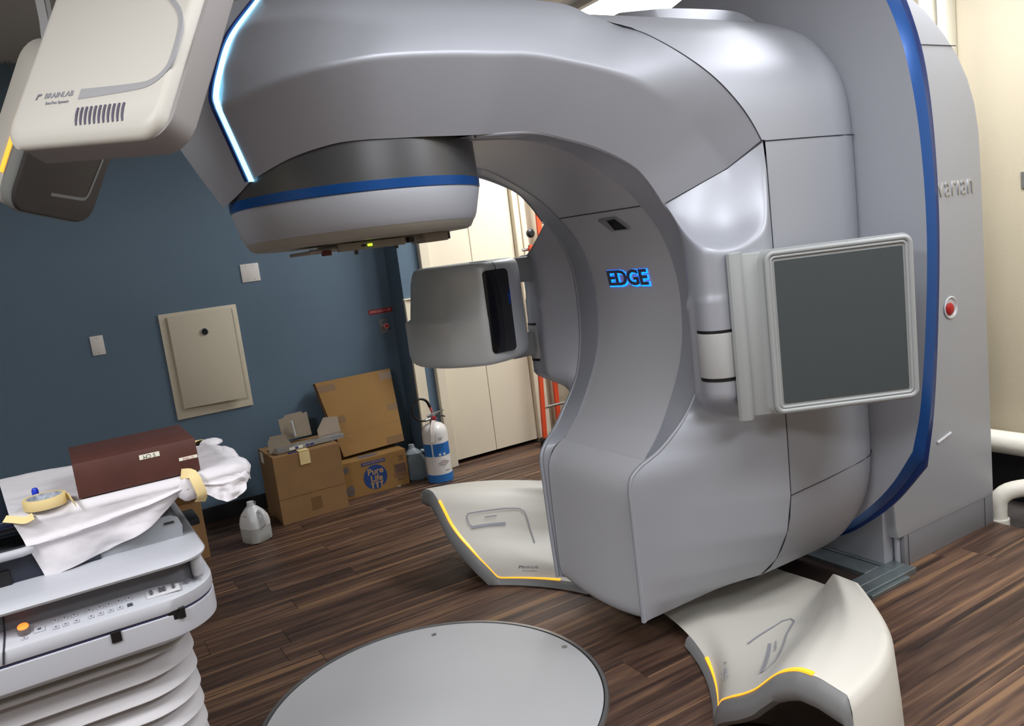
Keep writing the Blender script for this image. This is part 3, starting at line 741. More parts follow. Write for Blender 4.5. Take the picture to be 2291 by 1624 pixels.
def _kn(tab, t):
    if t <= tab[0][0]: return tab[0][1:]
    for p, q in zip(tab[:-1], tab[1:]):
        if t <= q[0]:
            s = (t-p[0])/(q[0]-p[0]); return tuple(a+(b-a)*s for a, b in zip(p[1:], q[1:]))
    return tab[-1][1:]
UF = [(0,1.571,.690,.030),(.06,1.555,.725,.042),(.12,1.522,.765,.072),(.2,1.495,.813,.120),(.35,1.488,.895,.200),(.5,1.487,.980,.292),(.58,1.486,1.030,.342),(.65,1.487,1.062,.362),(.72,1.489,1.10,.380),(.85,1.494,1.16,.380),(1,1.50,1.23,.365)]
UB = [(0,2.47,.05,.05),(.2,2.45,.25,.05),(.4,2.45,.37,.06),(.55,2.40,.45,.09),(.7,2.28,.56,.18),(.85,2.14,.70,.30),(1,2.075,.83,.335)]
def unit_pt(u, v, sg):
    """top of the floor unit: u runs from its foot-side edge to the gantry side, v from the turntable outward"""
    fx_, fw_, fz_ = _kn(UF, v); bx_, bw_, bz_ = _kn(UB, v)
    # straight ruling, then bow the inner side to an arc round the turntable and swell the outer side
    x = fx_+(bx_-fx_)*u; w_ = fw_+(bw_-fw_)*u
    q = max(0, 1-v)**2*math.sin(math.pi*min(1, u*1.0))
    a0 = math.atan2(.690, .657); a1 = math.atan2(.06, .965); a = a0+(a1-a0)*min(1, u/.7)
    ax_, aw_ = .9135+.957*math.cos(a), .957*math.sin(a)
    if u > .7:
        t = (u-.7)/.3; ax_ += (2.46-ax_)*t; aw_ += (.09-aw_)*t
    k = max(0, 1-v*2.2)**1.5
    x = x*(1-k)+ax_*k; w_ = w_*(1-k)+aw_*k
    w_ += .085*math.sin(math.pi*u)*v**3; x += .03*math.sin(math.pi*u)*v**3
    z = fz_+(bz_-fz_)*(u*u*(3-2*u)*.6+u*.4)
    z -= .05*math.sin(math.pi*u)*max(0, min(1, (.75-v)/.5))*max(0,min(1,(v-.15)/.2))
    return (x, 2.416+sg*w_, max(.03, z))

def floor_unit(sg, label):
    t = thing('floor_xray_unit', label, 'medical device', (1.8, Y0+sg*.8, 0), 'floor x-ray units either side of the machine')
    NU, NV = 40, 48
    us = [i/NU for i in range(NU+1)]; vs = [j/NV for j in range(NV+1)]
    def P(u, v): return Vector(unit_pt(u, v, sg))
    bm = B()
    grid = [[bm.verts.new(P(u, v)) for v in vs] for u in us]
    for i in range(NU):
        for j in range(NV): bm.faces.new((grid[i][j], grid[i+1][j], grid[i+1][j+1], grid[i][j+1]))
    for _ in range(3): bmesh.ops.smooth_vert(bm, verts=[grid[i][j] for i in range(1, NU) for j in range(1, NV)], factor=.5, use_axis_x=True, use_axis_y=True, use_axis_z=True)
    # outer side falling to the floor
    e = [grid[i][NV].co.copy() for i in range(NU+1)]
    cen = Vector((1.9, Y0+sg*.6, 0))
    def out(p, d, z):
        n = Vector((p.x-cen.x, p.y-cen.y, 0)).normalized(); return Vector((p.x+n.x*d, p.y+n.y*d, z))
    rings([e, [out(p, .012, p.z-.006) for p in e], [out(p, .028, p.z-.03) for p in e], [out(p, .045 if sg < 0 else .0, p.z*.45 if sg < 0 else max(0, p.z-.075)) for p in e], [out(p, .055 if sg < 0 else -.25, .0) for p in e]], False, False, close=False, bm=bm)
    b_ = [grid[NU][j].co.copy() for j in range(NV+1)]
    rings([b_, [Vector((p.x+.006, p.y, .0)) for p in b_]], False, False, close=False, bm=bm)
    obj('top_shell', bm, WHITE, t, 40)
    # grey skirt under the light strip: turntable side and foot side, and a recess coloured dark to paint in its shade
    path = [P(u, 0) for u in [.46-.46*k/20 for k in range(20)]] + [P(0, v) for v in [k/60 for k in range(61)]]
    def sk(p, d, z):
        return Vector((p.x-d, p.y, z))
    top_ = [p + Vector((0, 0, -.001)) for p in path]
    s1 = [sk(p, .014, max(.012, p.z-.010)) for p in path]
    s2 = [sk(p, .026, max(.006, p.z-.045)) for p in path]
    s3 = [sk(p, .024, max(.003, p.z-.068)) for p in path]
    s4 = [sk(p, .004, max(.0, p.z-.085)) for p in path]
    s4b = [sk(p, -.05, max(.0, p.z-.10)) for p in path]
    s5 = [sk(p, -.02-.9*p.z, 0) for p in path]
    pe_ = P(0, 1)
    for row_, (d_, z_) in zip((top_, s1, s2, s3, s4, s4b, s5), ((0, pe_.z), (.012, pe_.z-.012), (.028, pe_.z-.045), (.034, pe_.z-.08), (.038, pe_.z-.10), (.042, pe_.z-.14), (.05, 0))):
        for e_ in (.35, 1.0): row_.append(row_[-1].lerp(out(pe_, (d_ if z_ > pe_.z-.09 else -.03) if sg < 0 else (d_*.3 if z_ > pe_.z-.09 else (-.08 if z_ > .1 else -.25)), max(0, z_)), e_))
    obj('skirt', rings([top_, s1, s2, s3, s4], False, False, close=False), GREYP, t, 50)
    rcs = obj('recess', rings([s4, s4b, s5], False, False, close=False), DARKP, t, 50)
    # light strip lying just inside the edge
    sp = [P(u, .0) for u in [.30-.30*k/14 for k in range(14)]] + [P(0, v) for v in [k/50*(.80 if sg < 0 else .60) for k in range(51)]]
    sp = resample(sp, 90)
    for _ in range(6): sp = [sp[0]] + [(sp[i-1]+sp[i]*2+sp[i+1])/4 for i in range(1, 89)] + [sp[89]]
    pin = []; pout = []
    for i, p in enumerate(sp):
        tdir = (sp[min(89, i+1)]-sp[max(0, i-1)]).normalized()
        w_ = .011 if i < 40 else .0075
        side = Vector((0, 0, 1)).cross(tdir).normalized()*(1 if sg < 0 else -1)
        if side.dot(Vector((1.9, Y0+sg*.8, 0)) - Vector((p.x, p.y, 0))) < 0: side = -side
        pin.append(p + side*(.022 if i < 36 else .0105) + Vector((0, 0, .0015 + .5*max(0, 0)))); pout.append(p + Vector((-.002, 0, .0015)))
    obj('light_strip', rings([[a, a+Vector((0,0,.0035)), b+Vector((0,0,.0035)), b+Vector((-.001,0,-.002))] for a, b in zip(pin, pout)]), AMBER, t, 40, 'glowing amber light strip')
    # printed marks
    def nrm(u, v):
        a = P(u+.01, v)-P(u-.01, v); b = P(u, v+.01)-P(u, v-.01); n = a.cross(b).normalized(); return n if n.z > 0 else -n
    def mark(uv, wd):
        uvs = resample([Vector((a, b, 0)) for a, b in uv], 24)
        return obj('printed_mark', ribbon([P(q.x, q.y)+nrm(q.x, q.y)*.004 for q in uvs], [nrm(q.x, q.y) for q in uvs], wd, .001), INK, t, 40)
    if sg < 0:
        mark([(.40, .27), (.67, .37), (.67, .40), (.51, .395), (.22, .44), (.14, .41), (.14, .395)], .0055)
        mark([(.14, .40), (.30, .372), (.43, .35)], .011)
        mark([(.35, .39), (.45, .37)], .004)
    else:
        mark([(.32, .36), (.39, .60), (.37, .605), (.22, .555), (.09, .51), (.08, .43), (.10, .42)], .0055)
        mark([(.08, .42), (.16, .445), (.25, .47)], .014)
        mark([(.17, .50), (.23, .52)], .005)
    return t
fu1 = floor_unit(-1, 'white sculpted floor unit with amber edge light in the near right foreground')
fu2 = floor_unit(1, 'white sculpted floor unit with amber edge light on the far side of the machine')
# maker's lettering
def flat_text(name, s, p0, p1, size, m, parent, up_=(0, 0, 1), nrm=None, sx=1, ext=.0005, label=None, sp=1.0):
    """lettering from p0 toward p1, lying on a surface with normal nrm"""
    p0, p1 = Vector(p0), Vector(p1); u = (p1-p0).normalized(); n = Vector(nrm).normalized(); v = n.cross(u)
    c = (p0+p1)/2
    return text(name, s, frame(c, u, v), size, m, parent, ext=ext, sx=sx, label=label, sp=sp)
def brand(p0, p1, parent, nrm, size):
    u = (Vector(p1)-Vector(p0)).normalized(); v = Vector(nrm).normalized().cross(u)
    flat_text('printed_lettering', 'BRAINLAB', p0, p1, size, INK, parent, nrm=nrm, sx=1.05)
    q0 = Vector(p0)-v*size*.95+u*size*.6; q1 = Vector(p1)-v*size*.95-u*size*.4
    flat_text('printed_lettering', 'ExacTrac Dynamic', q0, q1, size*.52, INK, parent, nrm=nrm)
    M = frame(Vector(p0)-u*size*.9, u, v)
    obj('printed_emblem', merge(prism([(-.1*size,-.35*size),(.12*size,-.35*size),(.3*size,.35*size),(.08*size,.35*size)], 0, .0006, M), prism([(.1*size,.1*size),(.62*size,.1*size),(.75*size,.35*size),(.2*size,.35*size)], 0, .0006, M)), mat('emblem_grey', lin(120,120,128), .6), parent, 0)
def unit_nrm(u, v, sg):
    a = Vector(unit_pt(u+.02, v, sg))-Vector(unit_pt(u-.02, v, sg)); b = Vector(unit_pt(u, v+.02, sg))-Vector(unit_pt(u, v-.02, sg)); n = a.cross(b).normalized()
    return n if n.z > 0 else -n
for t_, sg, ua, ub in ((fu1, -1, (.21, .17), (.10, .21)), (fu2, 1, (.15, .13), (.22, .13))):
    nn_ = unit_nrm((ua[0]+ub[0])/2, (ua[1]+ub[1])/2, sg)
    brand(Vector(unit_pt(*ua, sg))+nn_*.007, Vector(unit_pt(*ub, sg))+nn_*.007, t_, nn_, .0165)

# steel floor frame at the foot of the stand
ff = thing('floor_frame', 'flat galvanised steel frame lying on the floor at the foot of the stand', 'metal frame', (2.6, 2.1, 0))
obj('rail', bbox(2.42, 2.875, 1.895, 1.945, .0, .028, .002, 1), ALU, ff)
obj('rail', bbox(2.42, 2.83, 1.948, 2.005, .0, .026, .002, 1), ALU, ff)
obj('rail', bbox(2.80, 2.875, 1.895+.05, 2.9, .0, .027, .002, 1), ALU, ff)
obj('rail', bbox(2.70, 2.795, 2.008, 2.9, .0, .024, .002, 1), ALU, ff)
obj('rail_step', bbox(2.56, 2.80, 1.875, 1.894, .0, .018, .002, 1), ALU, ff)
obj('well', bbox(2.30, 2.70, 2.02, 2.9, -.003, .006), mat('dark_well', lin(40, 28, 22), .6), ff)

# ================================================================ ceiling-hung detectors
e1 = Vector((0.55595414, -0.82493195, -0.10199159)); e2 = Vector((0.43372358, 0.18322902, 0.88221935)); e3 = e1.cross(e2)
def DM(sg):
    if sg < 0: o, f1, f2, f3 = Vector((.005, 1.951, 1.88)), e1, e2, e3
    else:
        m_ = lambda v: Vector((v.x, -v.y, v.z)); o = Vector((-.080, 2.881, 1.88)); f1, f2, f3 = m_(e1), m_(e2), m_(e3)
    return Matrix(((f1.x, f2.x, f3.x, o.x), (f1.y, f2.y, f3.y, o.y), (f1.z, f2.z, f3.z, o.z), (0, 0, 0, 1)))
def detector(sg, label):
    M = DM(sg); ctr = M @ Vector((.225, .25, -.04))
    t = thing('ceiling_xray_detector', label, 'medical device', tuple(ctr), 'ceiling-hung detectors above the couch')
    def R(x0, x1, y0, y1, r, c): return [M @ Vector((a+(x0+x1)/2, b+(y0+y1)/2, c)) for a, b in rrect(x1-x0, y1-y0, r, 7)]
    x0, x1, y0, y1 = -.006, .440, -.018, .50
    if sg < 0:
        obj('white_cover', rings([R(x0+.004, x1-.012, y0+.002, y1, .045, -.024), R(x0, x1-.014, y0, y1, .045, -.016), R(x0+.003, x1-.016, y0+.006, y1-.004, .043, -.007), R(x0+.012, x1-.020, y0+.020, y1-.010, .038, -.0005), R(x0+.022, x1-.026, y0+.034, y1-.02, .034, .0015)]), WHITE, t, 50)
        obj('grey_body', rings([R(x0+.006, x1-.004, y0+.004, y1-.002, .055, -.078), R(x0+.001, x1+.0, y0+.0, y1, .055, -.072), R(x0+.002, x1-.002, y0+.002, y1-.002, .052, -.022)]), mat('detector_grey', lin(146, 142, 142), rough=.5), t, 50)
        obj('dark_face', rings([R(x0+.012, x1-.01, y0+.010, y1-.01, .06, -.084), R(x0+.012, x1-.01, y0+.010, y1-.01, .06, -.077)]), DARKP, t, 50)
    else:
        wc = obj('white_cover', rings([R(x0-.022, x1-.10, y0+.02, y1, .09, .0), R(x0-.026, x1-.08, y0+.008, y1, .09, -.03), R(x0-.018, x1-.05, y0+.004, y1, .09, -.062)]), WHITE, t, 50)
        obj('grey_body', rings([R(x0-.016, x1-.06, y0+.004, y1, .08, -.060), R(x0-.004, x1-.04, y0, y1, .075, -.078), R(x0+.004, x1-.034, y0+.004, y1, .07, -.084)]), mat('detector_grey_light', lin(150, 154, 152), rough=.4), t, 50)
        obj('dark_face', rings([R(x0+.004, x1-.034, y0+.004, y1, .068, -.083), R(x0+.010, x1-.038, y0+.010, y1, .062, -.092), R(x0+.030, x1-.042, y0+.034, y1-.01, .05, -.093)]), DARKP, t, 30)
        # amber light along the side
        obj('side_light', ribbon([M @ Vector((x0-.0215, y, -.0555)) for y in (.085, .12, .2, .3)], [M.to_3x3() @ Vector((-1, 0, -.3))]*4, .011, .003), AMBER, t, 40)
    return t, M
d1, M1 = detector(-1, 'white detector box hanging in front, with grey L-shaped bar and a row of vent slots')
d2, M2 = detector(1, 'smaller looking detector hanging behind, showing its dark grey face')
def fl(M, pts, c): return [M @ Vector((a, b, c)) for a, b in pts]
n1 = M1.to_3x3() @ Vector((0, 0, 1)); n2 = M2.to_3x3() @ Vector((0, 0, -1))
barp = crom([(.34, .300, 0), (.372, .272, 0), (.404, .238, 0), (.417, .20, 0), (.419, .135, 0), (.408, .108, 0), (.385, .092, 0), (.355, .086, 0), (.27, .084, 0), (.191, .084, 0)], 50)
pb_ = [M1 @ Vector((q.x, q.y, .0016)) for q in barp]
rs = []
for i, p in enumerate(pb_):
    tt = (pb_[min(49, i+1)]-pb_[max(0, i-1)]).normalized(); s_ = tt.cross(n1).normalized(); w_ = .0055 + .006*max(0, (i-22)/27)
    rs.append([p-s_*w_-n1*.004, p-s_*w_+n1*.001, p+s_*w_+n1*.001, p+s_*w_-n1*.004])
obj('grey_bar', rings(rs), mat('bar_grey', lin(166, 166, 170), rough=.5), d1, 30)
for k in range(11):
    a = .202 + .0127*k
    path = [(a, .052, .0028), (a+.001, .040, .0030), (a+.005, .024, .0024), (a+.009, .014, .0012)]
    obj('vent_slot', ribbon([M1 @ Vector(p) for p in crom(path, 12)], [M1.to_3x3() @ Vector((0, -.45*(i_/11)**2, 1)) for i_ in range(12)], .0046, .0012), mat('slot_dark', lin(96, 92, 110), .7), d1, 40)
brand(M1 @ Vector((.078, .089, .0022)), M1 @ Vector((.180, .088, .0022)), d1, n1, .018)
mk = crom([(.327, .246, 0), (.352, .251, 0), (.362, .245, 0), (.360, .22, 0), (.352, .14, 0), (.346, .092, 0), (.338, .076, 0), (.322, .069, 0), (.26, .065, 0), (.16, .060, 0)], 44)
obj('grey_mark', ribbon([M2 @ Vector((q.x, q.y, -.0935)) for q in mk], n2, .010, .001), mat('mark_pale', lin(150, 154, 158), .5), d2, 40)
# hangers to the ceiling
obj('ceiling_arm', merge(tube([M1 @ Vector((.22, .50, -.05)), Vector((.42, 1.93, 2.60)), Vector((.42, 1.93, 2.86))], .03, 12)), WHITE, d1, 50)
pb1 = [(0.179,2.950,2.464),(0.179,2.950,2.404),(0.174,2.950,2.337),(0.166,2.950,2.263)]
th_ = Vector((.018, .02, 0))
obj('ceiling_arm', rings([[Vector(p)+Vector((-.012, 0, 0)), Vector(p)+Vector((.012, 0, 0)), Vector(p)+Vector((.016, .05, 0)), Vector(p)+Vector((-.008, .05, 0))] for p in [(pb1[0][0]-.05, 2.95, 2.86)] + pb1]), LGREY, d2, 30)
pb2 = [(0.203,2.980,2.474),(0.202,2.980,2.434),(0.198,2.980,2.393)]
obj('cable_channel', rings([[Vector(p)+Vector((-.006, 0, 0)), Vector(p)+Vector((.006, 0, 0)), Vector(p)+Vector((.008, .02, 0)), Vector(p)+Vector((-.004, .02, 0))] for p in [(pb2[0][0]-.05, 2.98, 2.86)] + pb2]), LGREY, d2, 30)

# ================================================================ treatment couch
couch = thing('treatment_couch', 'white patient couch with pleated bellows base and a row of control buttons', 'treatment couch', (-.4, Y0, 0))
COUCHW = mat('couch_white', lin(186, 188, 196), rough=.42)
def cring(z, ins, x1=.256, y0=2.0, r=.14, xoff=0):
    X0, X1, Ya, Yb = -1.35, x1-ins, y0+ins, 2.83-ins
    return [Vector((a+(X0+X1)/2, b+(Ya+Yb)/2, z)) for a, b in rrect(X1-X0, Yb-Ya, max(.02, r-ins*.6), 12)]
obj('lower_panel', rings([cring(.690, .045), cring(.700, .030), cring(.712, .006), cring(.716, .001), cring(.724, 0), cring(.771, 0), cring(.773, .003)]), COUCHW, couch, 40)
obj('trim_line', rings([cring(.771, .003), cring(.7815, .005)]), mat('navy_trim', lin(44, 44, 78), .5), couch, 40)
obj('control_ledge', rings([cring(.780, .001), cring(.782, 0), cring(.809, 0), cring(.814, .004), cring(.818, .012), cring(.834, .060)]), COUCHW, couch, 40)
def cring2(z, ix, iy, r, x1=.250):
    X0, X1, Ya, Yb = -1.35, x1-ix, 2.0+iy, 2.83-iy
    return [Vector((a+(X0+X1)/2, b+(Ya+Yb)/2, z)) for a, b in rrect(X1-X0, Yb-Ya, r, 12)]
obj('recess_wall', rings([cring2(.826, .030, .058, .05), cring2(.889, .026, .066, .05)]), mat('recess_grey', lin(112, 114, 122), .6), couch, 40)
obj('recess_post', bbox(.205, .232, 2.045, 2.10, .826, .889, .010, 3), COUCHW, couch, 40)
obj('top_lip', rings([cring2(.885, .014, .010, .075), cring2(.887, .006, .003, .08), cring2(.893, .003, .0, .085), cring2(.899, .006, .004, .085), cring2(.9035, .012, .014, .085), cring2(.906, .03, .05, .08), cring2(.907, .06, .17, .05)]), COUCHW, couch, 40)
obj('panel_gap', tube([(-.205, 1.9985, .783), (-.2, 1.9985, .81), (-.198, 2.01, .818), (-.195, 2.056, .834), (-.19, 2.062, .884)], .0022, 6), SEAM, couch)
# bellows
bel = []
for k in range(14):
    zt = .690 - .052*k
    for dz, ins in ((0, .120), (-.010, .106), (-.021, .087), (-.028, .079), (-.032, .077), (-.0355, .081), (-.039, .094), (-.049, .118)): bel.append(cring(zt+dz, ins-.012, x1=.256, r=.19))
bel = [b for b in bel if b[0].z >= 0]
obj('bellows', rings(bel), mat('bellows_white', lin(198, 196, 200), rough=.6), couch, 60)
obj('underside', rings([cring(.68, .075), cring(.695, .04)]), GREYP, couch, 40)
# buttons on the ledge
def ledge(y): return .818 + (y-2.012)*(.016/.048)
def on_ledge(pts, y): return [(p[0], y, ledge(y)) for p in pts]
BTN = mat('button_grey', lin(178, 180, 188), .5)
low = on_ledge([(-0.097,2.022,0.810),(-0.078,2.022,0.809),(-0.056,2.022,0.810),(-0.026,2.022,0.810),(-0.006,2.022,0.809),(0.015,2.022,0.809),(0.035,2.022,0.808)], 2.020)
upr = on_ledge([(-0.097,2.040,0.816),(-0.078,2.040,0.815),(-0.058,2.040,0.814),(-0.027,2.040,0.816),(-0.005,2.040,0.815),(0.014,2.040,0.815),(0.035,2.040,0.814),(0.057,2.040,0.814)], 2.042)
TX = math.atan2(.016, .048)
def btn(p, sx, sy, m, name='button'):
    M = Matrix.Translation(p) @ Matrix.Rotation(TX, 4, 'X')
    b_ = obj(name, bbox(-sx/2, sx/2, -sy/2, sy/2, -.001, .003, .0012, 2, M), m, couch, 30)
    if name == 'button': obj('button_mark', bbox(-sx*.16, sx*.16, -sy*.14, sy*.14, .003, .0034, 0, 1, M), INKD, b_, 0)
    return b_
for p in low + upr: btn(p, .0115, .011, BTN)
p = on_ledge([(0.056,2.022,0.809)], 2.020)[0]; btn(p, .0115, .010, mat('button_dark', lin(70, 74, 86), .5))
p = on_ledge([(-0.129,2.030,0.813)], 2.03)[0]; btn(p, .022, .018, BTN)
p = on_ledge([(-0.159,2.018,0.811)], 2.016)[0]; btn(p, .012, .008, BTN)
p = on_ledge([(0.131,2.030,0.807)], 2.032)[0]
sp_ = obj('slider_plate', bbox(-.038, .038, -.013, .013, 0, .0022, .002, 1, Matrix.Translation(p) @ Matrix.Rotation(TX, 4, 'X')), LGREY, couch, 30)
for dx in (-.026, -.006, .003, .024):
    obj('thumbwheel', bbox(dx-.003, dx+.003, -.003, .011, 0, .008, .001, 1, Matrix.Translation(p) @ Matrix.Rotation(TX, 4, 'X')), mat('wheel_dark', lin(88, 88, 96), .5), sp_, 30)
for q in on_ledge([(0.188,2.040,0.818)], 2.045): btn(q, .016, .008, mat('port_dark', lin(90, 92, 100), .5), 'port')
for q in on_ledge([(0.210,2.050,0.812)], 2.05): btn(q, .008, .010, MATS['port_dark'], 'port')
p = on_ledge([(-0.158,2.034,0.832)], 2.036)[0]
kb = obj('stop_knob', lathe([(.013, 0), (.013, .012), (.0115, .017)], p, 28, (0, -.35, 1)), mat('knob_grey', lin(120, 110, 110), .5), couch, 40)
obj('lit_ring', lathe([(.0115, .015), (.0110, .019), (.006, .021)], p, 28, (0, -.35, 1)), mat('lit_orange', lin(255, 110, 50), emit=lin(255, 90, 30), estr=2.6), kb, 40, 'glowing orange stop button')
obj('black_tab', bbox(.004, .026, 1.996, 2.003, .752, .778, .001, 1), BLACK, couch)
obj('black_tab', bbox(.130, .152, 1.9985, 2.006, .758, .782, .001, 1, Matrix.Translation((0, .004, 0))), BLACK, couch)
obj('black_tab', bbox(.153, .168, 2.0005, 2.02, .757, .784, .001, 1), BLACK, couch)
# carriage and couch top
obj('carriage', rings([[Vector((x, y, z)) for x, z in ((-1.3, .89), (.208, .89), (.214, .935), (.207, .958), (.19, .968), (-1.3, .968))] for y in (2.165, 2.68)]), mat('carriage_grey', lin(140, 144, 150), .45), couch, 30)
obj('carriage_slot', bbox(.172, .196, 2.161, 2.166, .948, .952), BLACK, couch)
obj('side_rail', bbox(-1.3, .02, 2.157, 2.20, .900, .975, .004), mat('navy_dark', lin(36, 42, 56), .4), couch)
obj('side_notch', bbox(-.26, -.168, 2.148, 2.160, .905, .942, .003), BLACK, couch)
obj('grab_rail', tube([(-1.2, 2.130, .981), (-.135, 2.130, .981), (-.12, 2.138, .981), (-.115, 2.17, .981)], .0105, 14), COUCHW, couch, 60)
top = obj('couch_top', bbox(-1.6, .400, 2.19, 2.66, 1.005, 1.052, .018, 3), mat('carbon_navy', lin(24, 30, 44), rough=.3), couch, 40)
obj('edge_rail', bbox(-1.6, -.02, 2.172, 2.192, 1.032, 1.05, .003), mat('navy_gloss', lin(30, 40, 64), rough=.15), couch)
obj('hand_controller_tray', bbox(.19, .290, 2.44, 2.56, .845, .866, .004, 2, Matrix.Translation((0, 0, .0))), mat('tray_black', lin(20, 26, 36), .4), couch)
obj('tray_bracket', bbox(.10, .20, 2.46, 2.54, .85, .93, .004), MATS['tray_black'], couch)

# ---- the white sheet
from mathutils import noise as mn
def zt(tab, x):
    if x <= tab[0][0]: return tab[0][1]
    for a, b in zip(tab[:-1], tab[1:]):
        if x <= b[0]: t = (x-a[0])/(b[0]-a[0]); return a[1]+(b[1]-a[1])*t
    return tab[-1][1]
FL = [(-.12, .905), (-.10, .902), (.038, .924), (.10, .944), (.141, .959), (.19, .992), (.225, 1.018), (.25, 1.012), (.27, 1.02), (.30, .992), (.325, .976), (.35, .978), (.39, .998), (.42, 1.03)]
nu, nv = 150, 96
bm = B(); G = []
for i in range(nu+1):
    u = i/nu; rowv = []
    for j in range(nv+1):
        v = j/nv
        if v < .08:                                   # far edge tucked over
            s = v/.08; x = -.186+u*.58; y = 2.70 - .03*s; z = 1.035+.028*s
            y = y*(1) - max(0, u-.15)*.12
            y = min(y, 2.72 - .25*u)
        elif v < .60:
            s = (v-.08)/.52; x = -.186 + .040*s + u*(.592-.05*s+.0*s); yf = min(2.67 - max(0, u-.15)*.12, 2.72-.25*u); y = yf+(2.165-yf)*s; z = 1.063
        else:
            s = (v-.60)/.40
            x = -.146 + .045*s + u*(.548+.02*math.sin(PI*s)-.012*s)
            bot = zt(FL, x); a = min(1, s/.18)
            y = 2.165 - .028*math.sin(a*PI/2) + (.012*s if s > .18 else 0); z = 1.063 - .022*(1-math.cos(a*PI/2))
            if s > .18: z = 1.041 + (bot-1.041)*(s-.18)/.82
            # folds of the hanging part
            k = max(0, (s-.15)/.85)
            y -= .010*k*math.sin(x*34+1.2+2.2*s) + .012*k*max(0, mn.noise(Vector((x*14, s*3, 3))))
            dgl = math.exp(-((s-.42-(.55-u)*.12)/.05)**2)   # the hem fold running along it
            y -= .012*dgl*(1-max(0, u-.62)*3 if u > .62 else 1)
            if x > .235: y -= .020*k*(1+.8*mn.noise(Vector((x*45, z*50, 7))))
        # right end wraps down over the tip
        xe = .405 - .02*abs((y-2.38)/.25)
        if x > .36:
            t = (x-.36)/.05
            z -= .022*t*t if v < .68 else 0
            y += (2.38-y)*.05*t
        if v > .6: x -= .045*max(0, (u-.9)/.1)*min(1, (v-.6)/.10)
        amp = .0022 if v < .58 else .0035
        if x > .29: amp *= 1.7
        d = mn.fractal(Vector((x*9, y*16, z*12)), .8, 2.1, 4)
        if v < .6: z += amp*d + .0012*mn.noise(Vector((x*6+y*14, y*5, 1)))
        else: y += amp*d
        rowv.append(bm.verts.new((x, y, z)))
    G.append(rowv)
for i in range(nu):
    for j in range(nv): bm.faces.new((G[i][j], G[i][j+1], G[i+1][j+1], G[i+1][j]))
# end flap over the tip
NL = int(nv*.585)
last = [v.co.copy() for v in G[nu][:NL+1]]
rr_ = [last]
for s in range(1, 9):
    a = s/8
    ring = []
    for j, p in enumerate(last):
        v = j/nv; q = p.copy(); k = math.sin(a*PI/2)*min(1, (NL-j)/10)
        q.x += .018*k + .006*mn.noise(Vector((v*30, a*3, 5)))*k; q.z -= (.062*a + .012*mn.noise(Vector((v*22, a*2, 9)))*a)*min(1, (NL-j)/10+.15)
        ring.append(q)
    rr_.append(ring)
rings(rr_, False, False, close=False, bm=bm)
sheet = obj('bed_sheet', bm, CLOTH, None, 60)
tag(sheet, 'rumpled white sheet taped over the end of the couch, one side hanging down', 'sheet')
# gathered corner where the tape holds it
def lump(c, r, n, seed, sc=(1, 1, 1)):
    b_ = B(); bmesh.ops.create_icosphere(b_, subdivisions=4, radius=1)
    for v in b_.verts:
        d = v.co.normalized(); k = 1 + .10*mn.noise(d*1.7+Vector((seed, 0, 0))) + .07*abs(mn.noise(Vector((d.x*3, d.y*9, d.z*3+seed)))) - .05*abs(mn.noise(d*5+Vector((0, seed, 0))))
        v.co = Vector((d.x*r*sc[0]*k, d.y*r*sc[1]*k, d.z*r*sc[2]*k)) + Vector(c)
    return b_
obj('gathered_corner', lump((.248, 2.150, 1.030), .034, 0, 3.1, (1.15, .7, .95)), CLOTH, sheet, 60)
obj('gathered_corner', lump((.335, 2.165, 1.018), .040, 0, 8.4, (1.5, .75, .85)), CLOTH, sheet, 60)
obj('gathered_corner', lump((.372, 2.525, 1.060), .022, 0, 5.4, (1.5, 1.9, .5)), CLOTH, sheet, 60)
obj('gathered_corner', lump((.388, 2.235, 1.033), .033, 0, 1.7, (.85, 2.1, .82)), CLOTH, sheet, 60)
obj('gathered_corner', lump((.390, 2.38, 1.038), .030, 0, 6.1, (.8, 3.6, .75)), CLOTH, sheet, 60)
# block on the sheet
MAR = mat('maroon_block', lin(82, 47, 41), rough=.5, noise=(14, .10))
blk = thing('solid_water_block', 'dark maroon rectangular block with two white labels resting on the sheet', 'block', (.14, 2.29, 1.066))
obj('body', bbox(.0, .281, 2.157, 2.42, 1.066, 1.152, .0015, 2), MAR, blk, 30)
PAP = mat('label_paper', lin(232, 230, 216), .6)
lq = [(0.146,2.156,1.132),(0.192,2.156,1.133),(0.235,2.156,1.105),(0.280,2.156,1.105)]
l1 = obj('label', bbox(lq[0][0], lq[1][0]+.001, 2.1560, 2.1572, (lq[0][2]+lq[1][2])/2-.0055, (lq[0][2]+lq[1][2])/2+.0065, 0), PAP, blk, 0)
text('label_print', '5 CM', frame(((lq[0][0]+lq[1][0])/2, 2.1556, (lq[0][2]+lq[1][2])/2+.0005), (-1, 0, 0), (0, 0, -1)), .013, mat('green_print', lin(70, 80, 60), .7), l1, ext=.0001)
l2 = obj('label', bbox(lq[2][0], min(lq[3][0], .2795), 2.1560, 2.1572, (lq[2][2]+lq[3][2])/2-.0035, (lq[2][2]+lq[3][2])/2+.0045, 0), PAP, blk, 0)
text('label_print', '01 MINI', frame(((lq[2][0]+.2795)/2, 2.1556, (lq[2][2]+lq[3][2])/2+.0005), (-1, 0, 0), (0, 0, -1)), .008, mat('pink_print', lin(190, 120, 120), .7), l2, ext=.0001)
obj('round_sticker', lathe([(.007, 0), (.007, .0006)], (.0, 2.25, 1.090), 24, (-1, 0, 0)), PAP, blk, 30)
